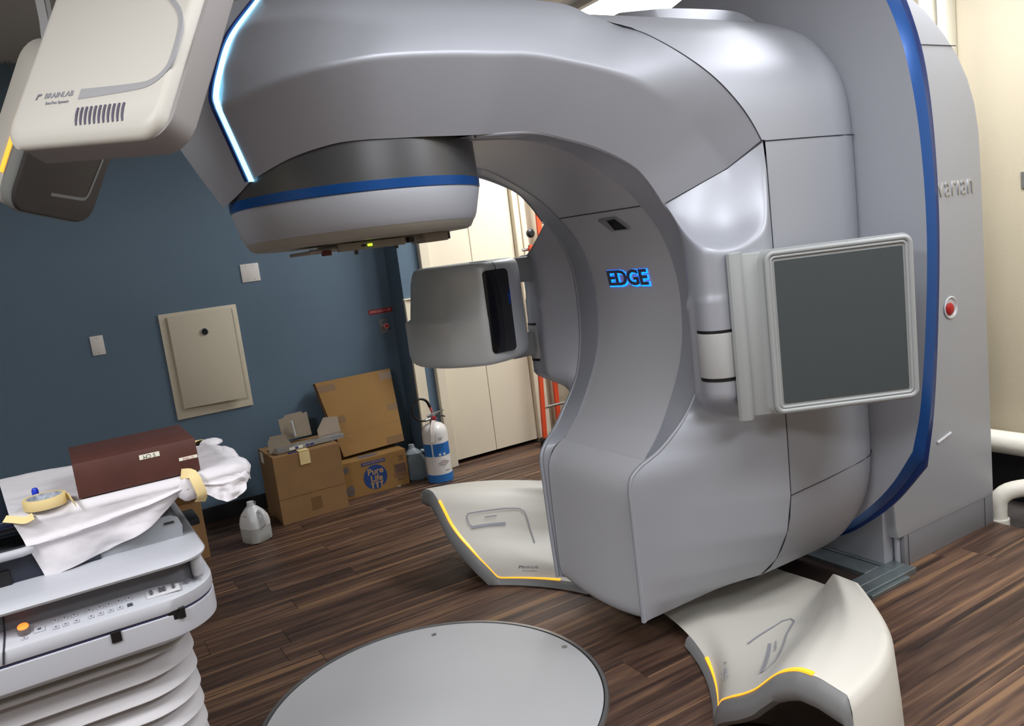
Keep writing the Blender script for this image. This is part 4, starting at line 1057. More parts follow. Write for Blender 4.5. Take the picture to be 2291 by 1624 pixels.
# roll of tape
tr = thing('masking_tape_roll', 'roll of cream masking tape lying flat at the left end of the sheet', 'tape', (-.072, 2.165, 1.066))
RC = (-.070, 2.172, 1.066)
ro = .046
obj('tape_coil', rings([[Vector((RC[0]+r*math.cos(2*PI*k/48), RC[1]+r*math.sin(2*PI*k/48), RC[2]+z)) for k in range(48)] for r, z in ((.038, .0), (.046, .0), (.0465, .001), (.0465, .023), (.046, .024), (.0385, .024), (.038, .0)) ], False, False), TAPE, tr, 40)
obj('cardboard_core', rings([[Vector((RC[0]+r*math.cos(2*PI*k/48), RC[1]+r*math.sin(2*PI*k/48), RC[2]+z)) for k in range(48)] for r, z in ((.0378, .001), (.0378, .0235), (.0355, .0235), (.0355, .001), (.0378, .001))], False, False), mat('core_print', lin(170, 176, 186), .7, noise=(90, .35)), tr, 40)
obj('loose_end', ribbon(crom([(-.024, 2.166, 1.079), (-.018, 2.152, 1.079), (-.014, 2.136, 1.076), (-.012, 2.118, 1.066)], 10), [(.9, -.2, .2)]*10, .022, .0006), TAPE, tr, 40)
for nm, pts, wd, lab in (
    ('tape_strip', [(-.155, 2.150, 1.063), (-.135, 2.140, 1.058), (-.115, 2.134, 1.052), (-.098, 2.132, 1.058)], .020, 'strip of cream masking tape stuck below the tape roll at the sheet corner'),
    ('tape_strip', [(.232, 2.150, 1.070), (.255, 2.128, 1.068), (.262, 2.114, 1.045), (.268, 2.114, 1.012), (.262, 2.130, .992)], .026, 'wide curved band of cream tape holding the gathered sheet beside the block'),
    ('tape_strip', [(.300, 2.50, 1.070), (.318, 2.53, 1.071), (.340, 2.55, 1.070), (.352, 2.575, 1.050)], .030, 'piece of cream tape on the far edge of the sheet behind the block')):
    n_ = {0: (0, -.6, .8), 1: (.2, -1, .3), 2: (0, .1, 1)}[0 if pts[0][0] < 0 else (1 if pts[0][1] < 2.3 else 2)]
    o = obj(nm, ribbon(crom(pts, 16), n_, wd, .001), TAPE, None, 40); tag(o, lab, 'tape', 'masking tape strips on the sheet')
mk_ = thing('blue_pen_cap', 'small bottle stopper with blue top behind the tape roll on the sheet', 'cap', (-.088, 2.236, 1.064))
obj('cap_body', lathe([(.0065, 1.064), (.0065, 1.078), (.0045, 1.082)], (-.088, 2.236, 0), 20), LGREY, mk_, 40)
obj('cap_tip', lathe([(.0075, 1.082), (.0075, 1.096), (.005, 1.101), (.001, 1.102)], (-.088, 2.236, 0), 20), mat('blue_plastic', lin(30, 60, 200), .3), mk_, 40, 'blue cap top')
# ================================================================ things on the blue wall
WY = 5.335
def plate(name, label, x0, x1, z0, z1, screws):
    t = obj(name, bbox(x0, x1, WY-.0065, WY, z0, z1, .002, 2), mat('plate_white', lin(226, 222, 218), .4), None, 30); tag(t, label, 'wall plate')
    for x, z in screws: obj('screw', lathe([(.003, 0), (.003, .0008), (.001, .001)], (x, WY-.0065, z), 10, (0, -1, 0)), mat('screw_grey', lin(170, 165, 165), .4, .5), t, 40)
    return t
plate('blank_wall_plate', 'single white blank wall plate left of the cream hatch on the blue wall', .226, .297, 1.182, 1.297, [(.262, 1.283), (.262, 1.196)])
plate('blank_wall_plate', 'square double white blank wall plate above and right of the cream hatch', 1.154, 1.271, 1.495, 1.611, [(1.19, 1.596), (1.235, 1.596), (1.19, 1.510), (1.235, 1.510)])
ht = thing('wall_hatch', 'cream metal wall hatch with slightly open door and a round black lock port', 'hatch', (.85, WY, .70))
CRM = mat('hatch_cream', lin(214, 206, 186), .5)
obj('frame', bbox(.617, 1.086, WY-.012, WY, .700, 1.367, .003, 2), CRM, ht, 30)
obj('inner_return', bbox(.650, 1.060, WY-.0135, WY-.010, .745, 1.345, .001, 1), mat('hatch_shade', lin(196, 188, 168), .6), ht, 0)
dM = Matrix.Translation((.664, WY-.018, 0)) @ Matrix.Rotation(math.radians(-5), 4, 'Z')
dr_ = obj('hatch_door', bbox(0, .380, -.012, .0, .765, 1.346, .003, 2, dM), CRM, ht, 30)
pc = dM @ Vector((.201, -.012, 1.225))
obj('lock_port', lathe([(.023, 0), (.023, .004), (.019, .005), (.0185, .001)], pc, 36, (0, -1, 0), False), STEEL, dr_, 40)
obj('port_hole', lathe([(.019, .0005), (.019, .0015)], pc, 36, (0, -1, 0)), BLACK, dr_, 40)
obj('hinge_bead', tube([(.664, WY-.018, .775), (.664, WY-.018, 1.34)], .003, 8), mat('hatch_shade', (0, 0, 0)), ht, 40)
# emergency off
es = obj('emergency_sign', bbox(1.970, 2.146, WY-.003, WY, 1.157, 1.190, 0), mat('sign_red', lin(165, 28, 36), .45), None, 0); tag(es, 'narrow red sign reading EMERGENCY OFF in white on the blue wall', 'sign')
text('sign_lettering', 'EMERGENCY OFF', frame((2.058, WY-.0035, 1.173), (1, 0, 0), (0, 0, 1)), .0235, mat('sign_letters', lin(240, 200, 190), .6), es, ext=.0002, sx=.86, sp=1.02)
eo = thing('emergency_off_button', 'metal wall plate with a red mushroom button under the red sign', 'switch', (2.068, WY, 1.015))
obj('switch_plate', bbox(2.036, 2.100, WY-.006, WY, 1.012, 1.120, .002, 1), STEEL, eo, 30)
st_ = obj('button_stem', lathe([(.015, 0), (.015, .02), (.012, .03)], (2.066, WY-.006, 1.066), 24, (0, -1, 0)), STEEL, eo, 40)
mb = obj('mushroom_head', lathe([(.017, .030), (.021, .034), (.021, .046), (.018, .052)], (2.068, WY-.006, 1.066), 28, (0, -1, 0)), mat('mushroom_pink', lin(196, 120, 118), .4), eo, 40)
obj('red_centre', lathe([(.012, .052), (.011, .054)], (2.068, WY-.006, 1.066), 24, (0, -1, 0)), RED, mb, 40)
# loose wires at the ceiling edge
wr = obj('loose_wires', tube(crom([(.085, 5.30, 2.87), (.10, 5.29, 2.84), (.115, 5.28, 2.812), (.118, 5.28, 2.83), (.112, 5.29, 2.87)], 20), .004, 8), mat('wire_grey', lin(120, 126, 134), .5), None, 60)
tag(wr, 'thin grey loop of wire hanging at the ceiling above the blue wall', 'wire')

# ================================================================ boxes against the wall
def carton(x0, x1, y0, y1, z0, z1, label, rot=0, name='cardboard_box'):
    t = thing(name, label, 'box', ((x0+x1)/2, (y0+y1)/2, z0)); return t
def panelbox(t, x0, x1, y0, y1, z0, z1, th=.004, open_top=False, m=CARD):
    obj('front_panel', bbox(x0, x1, y0, y0+th, z0, z1, .001, 1), m, t, 0)
    obj('back_panel', bbox(x0, x1, y1-th, y1, z0, z1, .001, 1), m, t, 0)
    obj('side_panel', bbox(x0, x0+th, y0+th, y1-th, z0, z1, .001, 1), m, t, 0)
    obj('side_panel', bbox(x1-th, x1, y0+th, y1-th, z0, z1, .001, 1), m, t, 0)
    obj('bottom_panel', bbox(x0+th, x1-th, y0+th, y1-th, z0, z0+th), m, t, 0)
CLEAR = mat('clear_tape', lin(120, 90, 54), rough=.42, spec=.6)
CARDB = mat('cardboard_brown', lin(142, 108, 70), rough=.85, noise=(7, .06))
CARDO = mat('cardboard_ochre', lin(146, 110, 60), rough=.8, noise=(5, .05))
A = carton(1.042, 1.465, 4.85, 5.22, 0, .43, 'large plain brown box with a metal bracket on top, left of the printed one')
panelbox(A, 1.042, 1.465, 4.85, 5.22, 0, .425, m=CARDB)
obj('top_flap', bbox(1.044, 1.463, 4.852, 5.03, .424, .428, .001, 1), CARDB, A, 0)
obj('top_flap', bbox(1.044, 1.463, 5.034, 5.218, .424, .428, .001, 1), CARDB, A, 0)
obj('crease', bbox(1.043, 1.464, 4.8488, 4.8500, .159, .162), CARDD, A, 0)
obj('tape_patch', bbox(1.235, 1.300, 4.8490, 4.8502, .045, .125), CLEAR, A, 0)
obj('torn_tape', bbox(1.205, 1.270, 4.845, 4.850, .345, .425, .001, 1), TAPE, A, 0)
obj('torn_tape', bbox(1.205, 1.270, 4.850, 4.91, .428, .433, .001, 1), TAPE, A, 0)
obj('shipping_label', bbox(1.0405, 1.042, 5.10, 5.17, .35, .42), PAP, A, 0)
obj('blue_sticker', bbox(1.145, 1.20, 4.86, 4.875, .4285, .434), mat('blue_sticker', lin(40, 44, 120), .4), A, 0)
# bracket and acrylic tray on the big box
KR = mat('kraft_grey', lin(150, 138, 122), .7, noise=(10, .06))
br = thing('acrylic_tray', 'clear plastic tray with upright grey end pieces lying on the large brown box', 'tray', (1.25, 4.95, .433))
M_ = Matrix.Translation((0, 0, .433))
obj('end_plate', prism([(0, 0), (.135, 0), (.14, .035), (.105, .105), (.02, .105), (.0, .07)], 0, .004, frame((1.055, 4.96, .434), (.98, -.12, 0), (0, .1, 1))), KR, br, 0)
obj('end_plate', prism([(0, 0), (.155, 0), (.155, .10), (.06, .115), (0, .045)], 0, .004, frame((1.385, 5.00, .46), (.98, .1, 0), (0, .2, 1))), KR, br, 0)
obj('centre_plate', prism([(0, 0), (.19, 0), (.185, .155), (.155, .15), (.15, .165), (.04, .16), (.03, .145), (-.005, .14)], 0, .004, frame((1.195, 5.16, .455), (1, -.05, 0), (0, .12, 1))), KR, br, 0)
obj('white_rod', tube([(1.275, 5.145, .47), (1.262, 5.13, .575)], .009, 8), LGREY, br, 60)
ACR = mat('clear_acrylic', (.85, .88, .92), rough=.08, trans=.85, ior=1.45)
obj('tray_bar', bbox(-.0, .44, -.035, .035, 0, .028, .003, 2, Matrix.Translation((1.09, 4.93, .434)) @ Matrix.Rotation(math.radians(4), 4, 'Z')), ACR, br, 30)
obj('tray_base', bbox(1.075, 1.45, 4.92, 5.10, .433, .436), KR, br, 0)
for x in (1.165, 1.215): obj('white_label', bbox(x, x+.035, 4.889+ (x-1.09)*.07, 4.8905+(x-1.09)*.07, .441, .458), PAP, br, 0)
for x in (1.20, 1.27, 1.30): obj('blue_print', bbox(x, x+.022, 4.888+(x-1.09)*.07, 4.8905+(x-1.09)*.07, .443, .455), mat('violet_ink', lin(60, 56, 130), .5), br, 0)
# printed case
Bx = carton(1.50, 1.95, 4.99, 5.25, 0, .245, 'printed Pure Life distilled water case with round blue logo')
panelbox(Bx, 1.50, 1.955, 4.99, 5.25, 0, .245, m=CARDO)
obj('top_flap', bbox(1.502, 1.953, 4.992, 5.12, .243, .247, .001, 1), CARDO, Bx, 0)
obj('top_flap', bbox(1.502, 1.953, 5.122, 5.248, .243, .247, .001, 1), CARDO, Bx, 0)
fy = 4.9895
def pdisc(name, cx_, cz, rx, rz, m, parent, y=fy):
    return obj(name, prism([(rx*math.cos(2*PI*k/48), rz*math.sin(2*PI*k/48)) for k in range(48)], -.0005, .0006, frame((cx_, y, cz), (1, 0, 0), (0, 0, 1))), m, parent, 0)
lg = pdisc('blue_roundel', 1.718, .107, .083, .083, INKB, Bx)
KP = mat('kraft_print', lin(176, 142, 92), .8)
text('print_line', 'Pure', frame((1.722, fy-.001, .145), (1, 0, 0), (0, .0, 1)), .060, KP, Bx, ext=.0004, bold=.0012)
text('print_line', 'Life', frame((1.724, fy-.001, .096), (1, 0, 0), (0, .0, 1)), .060, KP, Bx, ext=.0004, bold=.0012)
for k, dx in enumerate((-.032, 0, .032)):
    FMk = frame((1.722+dx, fy-.001, .052), (1, 0, 0), (0, 0, 1))
    obj('printed_figure', merge(prism([(-.006, -.022), (-.001, -.022), (.0, -.004), (.001, -.022), (.006, -.022), (.005, .006), (.016, .016), (.013, .019), (0, .010), (-.013, .019), (-.016, .016), (-.005, .006)], 0, .0005, FMk), prism([(.005*math.cos(a*PI/5), .017+.005*math.sin(a*PI/5)) for a in range(10)], 0, .0005, FMk)), KP, Bx, 0)
bn = obj('blue_banner', bbox(1.632, 1.800, fy-.0008, fy, .197, .220), INKB, Bx, 0)
text('print_line', 'AGUA DESTILADA', frame((1.716, fy-.0012, .2085), (1, 0, 0), (0, 0, 1)), .0195, KP, Bx, ext=.0003, sx=.95)
pdisc('top_roundel', 1.69, 5.03, .07, .02, INKD, Bx).location.z += 0
bpy.data.objects[ [o.name for o in Bx.children][-1] ].data.transform(Matrix.Identity(4))
o_ = [o for o in Bx.children if o.name.startswith('top_roundel')][0]; bpy.data.objects.remove(o_)
obj('top_roundel', prism([(.075*math.cos(2*PI*k/40), .035*math.sin(2*PI*k/40)) for k in range(40)], -.0002, .0006, frame((1.70, 5.045, .2474), (1, 0, 0), (0, 1, 0))), mat('faded_ink', lin(96, 92, 96), .8), Bx, 0)
for k in range(14): obj('barcode_bar', bbox(1.865+k*.0052, 1.8675+k*.0052+(.0012 if k % 3 else 0), fy-.0006, fy, .098, .150), mat('barcode_ink', lin(96, 74, 76), .8), Bx, 0)
obj('barcode_frame', merge(*[bbox(*q) for q in ((1.858, 1.942, fy-.0007, fy, .150, .153), (1.858, 1.942, fy-.0007, fy, .094, .097), (1.858, 1.861, fy-.0007, fy, .097, .150), (1.939, 1.942, fy-.0007, fy, .097, .150), (1.852, 1.944, fy-.0007, fy, .064, .067), (1.852, 1.944, fy-.0007, fy, .086, .089), (1.852, 1.855, fy-.0007, fy, .067, .086), (1.941, 1.944, fy-.0007, fy, .067, .086))]), MATS['barcode_ink'], Bx, 0)['kind'] = 'stuff'
text('print_line', '0019000', frame((1.898, fy-.001, .0765), (1, 0, 0), (0, 0, 1)), .019, MATS['barcode_ink'], Bx, ext=.0003)
for z_, s_ in ((.205, '6 PACK'), (.192, '3.78 L'), (.180, 'AGUA')): text('print_line', s_, frame((1.915, fy-.001, z_), (1, 0, 0), (0, 0, 1)), .012, MATS['barcode_ink'], Bx, ext=.0003)
for z_, s_ in ((.052, 'NET 6 GAL'), (.042, 'DISTRIBUIDA')): text('print_line', s_, frame((1.898, fy-.001, z_), (1, 0, 0), (0, 0, 1)), .010, MATS['faded_ink'], Bx, ext=.0003)
pdisc('side_roundel', 1.535, .055, .028, .034, MATS['faded_ink'], Bx)
text('print_line', 'gal', frame((1.535, fy-.0015, .055), (1, 0, 0), (0, 0, 1)), .024, CARDO, Bx, ext=.0003)
pdisc('top_mark', 1.505+.02, .200, .018, .022, MATS['faded_ink'], Bx)
obj('tape_glint', bbox(1.86, 1.885, 4.985, 4.99, -.0+.001, .004), mat('painted_glint', lin(240, 235, 225), .1), Bx, 0)  # near-white chip paints a glint of light on the tape
# flat box leaning on the wall
Fx = thing('flat_cardboard_box', 'big flat brown carton standing on edge, tilted against the blue wall above the printed case', 'box', (1.75, 5.22, .25))
P0 = Vector(on0) if False else Vector((1.561, 5.09, .262))
fu = Vector((.437, .012, .012)).normalized(); fv = Vector((-.118, .10, .535)).normalized()
LMx = frame((1.563, 5.085, .262), (.439, .0, .010), (-.105, .15, .525))
W_, H_ = .455, .548
# corner points measured on the leaning plane
q0, q1, q2, q3 = [Vector(p) for p in ((1.556, 5.085, .268), (1.995, 5.085, .278), (2.028, 5.24, .772), (1.484, 5.24, .772))]
nF = (q1-q0).cross(q3-q0).normalized()
if nF.y > 0: nF = -nF
def quad(a, b, c, d, m, name, parent, th=.0008, lift=0):
    P4 = [q0.lerp(q1, s).lerp(q3.lerp(q2, s), t) for s, t in (a, b, c, d)]
    return obj(name, rings([[p + nF*lift for p in P4], [p + nF*(lift+th) for p in P4]]), m, parent, 0)
obj('front_sheet', rings([[p for p in (q0, q1, q2, q3)], [p - nF*.006 for p in (q0, q1, q2, q3)]]), CARDO, Fx, 0)
obj('back_sheet', rings([[p - nF*.050 for p in (q0, q1, q2, q3)], [p - nF*.056 for p in (q0, q1, q2, q3)]]), CARDB, Fx, 0)
obj('edge_top', rings([[q3 - nF*.006, q2 - nF*.006, q2 - nF*.050, q3 - nF*.050], [p - (q3-q0).normalized()*.006 for p in (q3 - nF*.006, q2 - nF*.006, q2 - nF*.050, q3 - nF*.050)]]), CARDO, Fx, 0)
obj('edge_right', rings([[q1 - nF*.006, q2 - nF*.006, q2 - nF*.050, q1 - nF*.050], [p - (q1-q0).normalized()*.006 for p in (q1 - nF*.006, q2 - nF*.006, q2 - nF*.050, q1 - nF*.050)]]), CARDO, Fx, 0)
obj('edge_left', rings([[p + (q1-q0).normalized()*.012 for p in (q0 - nF*.006, q3 - nF*.006, q3 - nF*.050, q0 - nF*.050)], [p + (q1-q0).normalized()*.016 for p in (q0 - nF*.006, q3 - nF*.006, q3 - nF*.050, q0 - nF*.050)]]), mat('dark_gap', lin(30, 24, 22), .9), Fx, 0)
for s0, s1, t0, t1 in ((0, .23, .86, .95), (.83, 1, .86, .97), (.85, 1, .44, .53), (.02, .22, .43, .52), (.72, 1, .01, .10)):
    quad((s0, t0), (s1, t0), (s1, t1), (s0, t1), CLEAR, 'packing_tape', Fx)
quad((.0, .275), (1, .275), (1, .278), (.0, .278), CARDD, 'crease', Fx)
# open box half hidden behind the couch
Cx = carton(.42, .588, 4.66, 4.95, 0, .37, 'open brown box with raised flaps half hidden behind the couch end')
panelbox(Cx, .20, .575, 4.66, 4.95, 0, .34, m=CARDB)
obj('top_flap', prism([(0, 0), (.20, .0), (.30, .14), (.02, .14)], 0, .004, frame((.572, 4.66, .34), (.12, .93, .2), (.75, -.1, .75))), CARDB, Cx, 0)
obj('top_flap', prism([(0, 0), (.30, 0), (.28, .10), (.02, .10)], 0, .004, frame((.25, 4.66, .34), (1, 0, 0), (0, -.5, .6))), CARDB, Cx, 0)

# ================================================================ jugs
PLA = mat('jug_plastic', lin(226, 228, 230), rough=.35, trans=.35, ior=1.2)
def jug(x, y, rot, label, level, dark=False, s=1.0):
    t = thing('water_jug', label, 'jug', (x, y, 0))
    R = Matrix.Translation((x, y, 0)) @ Matrix.Rotation(rot, 4, 'Z') @ Matrix.Scale(s, 4)
    def sq(w, d, z, r, dx=0): return [R @ Vector((a+dx, b, z)) for a, b in rrect(w, d, r, 6)]
    prof_ = [(.125, .125, .0, .035, 0), (.142, .142, .010, .035, 0), (.146, .146, .05, .036, 0), (.146, .146, .12, .036, 0), (.138, .140, .150, .040, 0), (.112, .118, .180, .040, -.004), (.070, .078, .205, .030, -.008), (.044, .044, .219, .0215, -.010), (.040, .040, .228, .0195, -.010), (.040, .040, .243, .0195, -.010)]
    lo = [p for p in prof_ if p[2] <= level]; hi = [p for p in prof_ if p[2] > level]
    mL = (lo[-1][0], lo[-1][1], level, lo[-1][3], lo[-1][4])
    waterm = mat('jug_water_shaded' if dark else 'jug_water', lin(104, 116, 124) if dark else lin(176, 178, 176), rough=.25, spec=.4)  # darker water and plastic colours paint in the shade the second jug stands in
    emp = mat('jug_empty_shaded' if dark else 'jug_empty', lin(140, 152, 160) if dark else lin(214, 217, 220), rough=.35)
    obj('filled_part', rings([sq(*p) for p in lo + [mL]]), waterm, t, 40, 'darker lower part holding water')
    obj('empty_part', rings([sq(*p) for p in [mL] + hi]), emp, t, 40)
    hp = crom([(.050, 0, .190), (.078, 0, .180), (.088, 0, .150), (.084, 0, .115), (.066, 0, .100)], 16)
    obj('handle', tube([R @ q for q in hp], .012*s, 10), emp, t, 60)
    nm = obj('neck_ring', lathe([(.020*s, 0), (.0225*s, .002), (.0225*s, .006), (.020*s, .008)], R @ Vector((-.010, 0, .222)), 24), emp, t, 40)
    return t, R
j1, R1 = jug(.852, 4.715, math.radians(-62), 'half full translucent gallon jug standing alone beside the large brown box', .095, s=.98)
obj('pull_ring', tube([R1 @ (Vector((.022, 0, .238)) + Vector((.012*math.cos(a), .003, .010*math.sin(a)))) for a in [2*PI*k/14 for k in range(14)]], .0016, 6, close=True), LGREY, j1, 60)
obj('handle_recess', prism(rrect(.050, .075, .020), 0, .0012, R1 @ frame((.0, -.0655, .140), (1, 0, 0), (0, .12, 1))), mat('jug_recess', lin(186, 188, 194), .4), j1, 30)
obj('side_label', bbox(-.05, .05, -.0735, -.072, .03, .09, 0, 1, R1 @ Matrix.Rotation(math.radians(-90), 4, 'Z')), mat('label_blue', lin(60, 100, 170), .5), j1, 0)
jug(2.042, 5.062, math.radians(-20), 'nearly full water jug with painted-in shade between the printed case and the fire extinguisher', .185, True, s=1.0)

# ================================================================ extinguisher
ex = thing('fire_extinguisher', 'white fire extinguisher with blue base and blue label standing before the door', 'extinguisher', (2.135, 4.87, 0))
EC = (2.135, 4.87, 0); RE = .0865
obj('blue_base', lathe([(.080, 0), (RE+.0015, .004), (RE+.0015, .058)], EC, 48), mat('ext_blue', lin(46, 116, 186), .35), ex, 40)
obj('cylinder_body', lathe([(RE, .056), (RE, .335), (.084, .355), (.074, .378), (.055, .395), (.030, .405), (.022, .408)], EC, 48), mat('ext_white', lin(230, 228, 226), .25, coat=.3), ex, 40)
def wrapc(a0, a1, z0, z1, r, name, m, parent, n=20):
    th0 = [math.radians(a0+(a1-a0)*k/n) for k in range(n+1)]
    return obj(name, rings([[Vector((EC[0]+rr2*math.cos(a), EC[1]+rr2*math.sin(a), z)) for rr2, z in ((r-.001, z0), (r, z0), (r, z1), (r-.001, z1))] for a in th0]), m, parent, 40)
lb = wrapc(-200, -38, .185, .272, RE+.0008, 'instruction_label', mat('ext_label_blue', lin(40, 112, 190), .4), ex, 30)
wrapc(-137, -131, .185, .272, RE+.0014, 'label_stripe', PAP, lb, 3)
def ctext(s, ang, z, size, m, par, sx=1):
    a = math.radians(ang); n_ = Vector((math.cos(a), math.sin(a), 0)); u_ = Vector((-math.sin(a), math.cos(a), 0))
    return text('printed_lettering', s, frame(Vector(EC)+n_*(RE+.0018)+Vector((0, 0, z)), u_, (0, 0, 1)), size, m, par, ext=.0003, sx=sx)
ctext('EXTINGUISHER', -98, .262, .0085, INKD, lb); ctext('WATER MIST', -98, .246, .0075, INKD, lb)
for a_, z_ in ((-112, .228), (-98, .230), (-84, .228)): ctext('+', a_, z_, .016, INKD, lb)
for a_ in (-103, -82): wrapc(a_-5, a_+5, .190, .204, RE+.0016, 'pictogram', PAP, lb, 4)
ctext('WARRANTY', -92, .31, .008, INKD, ex); ctext('LISTED', -92, .30, .008, INKD, ex)
A_d = math.radians(-88)
nD = Vector((math.cos(A_d), math.sin(A_d), 0)); uD = Vector((-math.sin(A_d), math.cos(A_d), 0)); DMx = frame(Vector(EC)+nD*(RE+.001)+Vector((0, 0, .138)), uD, (0, 0, 1))
dpts = [(-.04, 0), (0, .018), (.04, 0), (0, -.018)]
obj('diamond_emblem', tube([DMx @ Vector((a, b, -.5*(a*a)/RE+.001)) for a, b in [(-.04, 0), (-.02, .009), (0, .018), (.02, .009), (.04, 0), (.02, -.009), (0, -.018), (-.02, -.009)]], .0011, 5, close=True), INKD, ex, 40)
ctext('AMEREX', -88, .138, .011, RED, ex); ctext('WARNING', -76, .083, .008, INKD, ex); 
obj('valve', merge(lathe([(.022, .405), (.022, .420), (.016, .428), (.016, .450)], EC, 24), bbox(EC[0]-.030, EC[0]+.020, 4.862, 4.878, .435, .460, .003)), STEEL, ex, 40)
obj('gauge', lathe([(.017, 0), (.017, .010), (.014, .012)], (EC[0], EC[1]-.018, .438), 24, (0, -1, 0)), mat('gauge_red', lin(150, 50, 56), .3), ex, 40)
obj('carry_handle', tube([(EC[0]-.035, EC[1], .455), (EC[0]+.015, EC[1], .462), (EC[0]+.080, EC[1]-.02, .478)], [.008, .008, .005], 8), STEEL, ex, 60)
obj('squeeze_lever', tube([(EC[0]-.010, EC[1], .440), (EC[0]+.03, EC[1], .445), (EC[0]+.075, EC[1]-.01, .437), (EC[0]+.09, EC[1]-.012, .428)], [.007, .006, .005, .004], 8), BLACK, ex, 60)
obj('hose', tube(crom([(EC[0]-.02, EC[1]-.01, .435), (EC[0]-.060, EC[1]-.012, .430), (EC[0]-.115, EC[1]-.015, .450), (EC[0]-.145, EC[1]-.015, .505), (EC[0]-.130, EC[1]-.015, .560), (EC[0]-.085, EC[1]-.014, .585), (EC[0]-.035, EC[1]-.012, .565), (EC[0]-.010, EC[1]-.010, .515)], 40), [.0065]*18+[.0065+.0035*k/22 for k in range(22)], 10), BLACK, ex, 60)
obj('hose_tip', tube([(EC[0]-.012, EC[1]-.010, .518), (EC[0]+.0, EC[1]-.010, .475)], [.009, .0065], 12), mat('tip_pink', lin(200, 90, 96), .4), ex, 60)
obj('hose_collar', tube([(EC[0]-.058, EC[1]-.012, .431), (EC[0]-.02, EC[1]-.01, .436)], .010, 10), STEEL, ex, 60)
obj('inspection_tag', ribbon([(EC[0]-.005, EC[1]-.028, .425), (EC[0]-.045, EC[1]-.072, .385), (EC[0]-.052, EC[1]-.084, .330), (EC[0]-.060, EC[1]-.086, .290)], (-.3, -1, .2), .026, .0008), mat('tag_paper', lin(206, 196, 190), .7), ex, 40)

# ================================================================ ladder
ld = thing('step_ladder', 'orange fibreglass step ladder standing against the cream wall behind the machine', 'ladder', (3.22, 4.95, 0))
def railbar(p0, p1, w_=.030, d_=.022, m=ORANGE, name='rail'):
    p0, p1 = Vector(p0), Vector(p1); t_ = (p1-p0).normalized(); s_ = Vector((1, 0, 0)); s_ = (s_-t_*s_.dot(t_)).normalized(); n_ = t_.cross(s_)
    return obj(name, rings([[p+s_*a+n_*b for a, b in ((-w_/2, -d_/2), (w_/2, -d_/2), (w_/2, d_/2), (-w_/2, d_/2))] for p in (p0, p1)]), m, ld, 0)
ra = [(3.041,4.900,0.126),(3.091,4.900,1.365),(3.100,4.900,1.717)]; rb = [(3.236,4.980,0.140),(3.241,4.980,1.449),(3.235,4.980,1.744)]
railbar((ra[0][0], 4.93, .06), (ra[2][0]-.0, 4.90, 1.50), .032); railbar((ra[0][0]+.36, 4.93, .06), (ra[2][0]+.36, 4.90, 1.50), .032)
railbar((rb[0][0]+.01, 5.03, .10), (rb[2][0]+.015, 4.98, 2.05), .034); railbar((rb[0][0]+.33, 5.03, .10), (rb[2][0]+.33, 4.98, 2.05), .034)
for z_ in (.30, .60, .90, 1.20, 1.47): obj('rung', tube([(ra[0][0], 4.925, z_), (ra[0][0]+.36, 4.925, z_)], .011, 8), STEEL, ld, 60)
for z_ in (.45, .75, 1.05, 1.35, 1.65, 1.95): obj('rung', tube([(rb[0][0]+.02, 5.01, z_), (rb[0][0]+.33, 5.01, z_)], .011, 8), STEEL, ld, 60)
for dx in (0, .36): obj('foot', bbox(ra[0][0]+dx-.024, ra[0][0]+dx+.024, 4.90, 4.96, 0, .075, .004), BLACK, ld, 30)
for dx in (.01, .33): obj('foot', bbox(rb[0][0]+dx-.020, rb[0][0]+dx+.020, 5.01, 5.06, 0, .105, .004), BLACK, ld, 30)
kn = [(3.101,4.890,1.582)][0]
obj('hinge_knob', lathe([(.026, 0), (.032, .006), (.032, .022), (.018, .03)], (kn[0], 4.90, kn[2]), 14, (0, -1, 0)), BLACK, ld, 30)
obj('hinge_bolt', tube([(kn[0], 4.89, kn[2]), (kn[0]+.06, 4.94, kn[2])], .008, 8), BLACK, ld, 60)

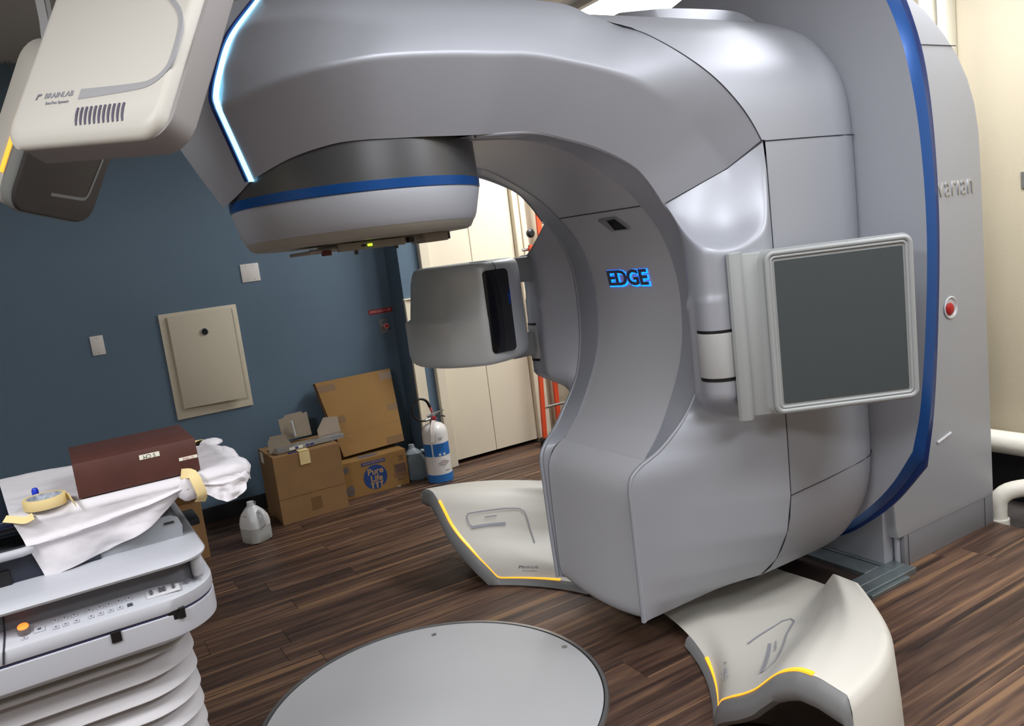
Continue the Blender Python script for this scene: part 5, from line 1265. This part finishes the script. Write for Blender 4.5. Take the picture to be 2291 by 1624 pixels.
# ================================================================ pipes by the right wall
pp = thing('wall_pipe', 'fat white pipe running along the foot of the cream wall at the right', 'pipe', (4.02, 2.3, .2))
PVC = mat('pipe_white', lin(224, 220, 210), rough=.5, bump=(30, .2))
obj('pipe', tube([(4.05, -1.5, .235), (4.05, 4.5, .235)], .058, 24), PVC, pp, 60)
obj('coupling', tube([(4.05, 1.85, .235), (4.05, 2.02, .235)], .068, 24), mat('coupling_grey', lin(190, 190, 186), .4), pp, 60)
pe = thing('elbow_pipe', 'white rounded pipe elbow dropping into the bare floor beside the wood floor edge', 'pipe', (3.70, 2.0, -.1))
obj('pipe', tube(crom([(3.70, 2.01, -.10), (3.70, 2.01, .02), (3.71, 2.0, .075), (3.76, 1.95, .11), (3.9, 1.80, .13), (4.02, 1.66, .14)], 30), .040, 20), PVC, pe, 60)
obj('collar', tube([(3.70, 2.01, -.095), (3.70, 2.01, -.03)], .048, 20), PVC, pe, 60)
pe2 = thing('short_upright_pipe', 'white upright pipe stub partly out of frame at the right edge', 'pipe', (3.78, 1.84, -.1))
obj('pipe', tube([(3.80, 1.845, -.10), (3.80, 1.845, .06)], .036, 18), PVC, pe2, 60)
obj('collar', tube([(3.80, 1.845, -.10), (3.80, 1.845, -.04)], .044, 18), PVC, pe2, 60)
pc_ = obj('paper_scrap', prism([(0, 0), (.05, .01), (.045, .03), (.01, .025)], 0, .001, frame((3.86, 2.13, -.098), (1, .2, 0), (0, 1, 0))), PAP, None, 0); tag(pc_, 'small white paper scrap on the bare dark floor behind the stand', 'paper')
# conduits high on the right wall
cd = [(4.100,2.473,2.474),(4.100,2.421,2.458)]
for k, (yy, r_, lab) in enumerate(((cd[0][1]+.01, .038, 'wide pale vertical duct on the cream wall above the stand, left one'), (cd[1][1]-.02, .026, 'narrower pale vertical duct on the cream wall above the stand, right one'))):
    t = thing('vertical_duct', lab, 'duct', (4.12, yy, 0))
    obj('duct_body', bbox(4.06, 4.15, yy-r_, yy+r_, -.1, 2.86, .012, 2), CREAM if False else mat('duct_cream', lin(206, 202, 186), .5), t, 40)
    obj('duct_clip', bbox(4.05, 4.15, yy-r_-.002, yy+r_+.002, 2.55, 2.58, .003), STEEL, t, 30)
wp = [(4.150,2.093,1.541)][0]
wc2 = obj('wall_switch', bbox(4.14, 4.15, wp[1]-.06, wp[1]-.0, wp[2]-.05, wp[2]+.03, .002, 1), STEEL, None, 30); tag(wc2, 'small metal plate on the cream wall at the far right edge', 'wall plate')
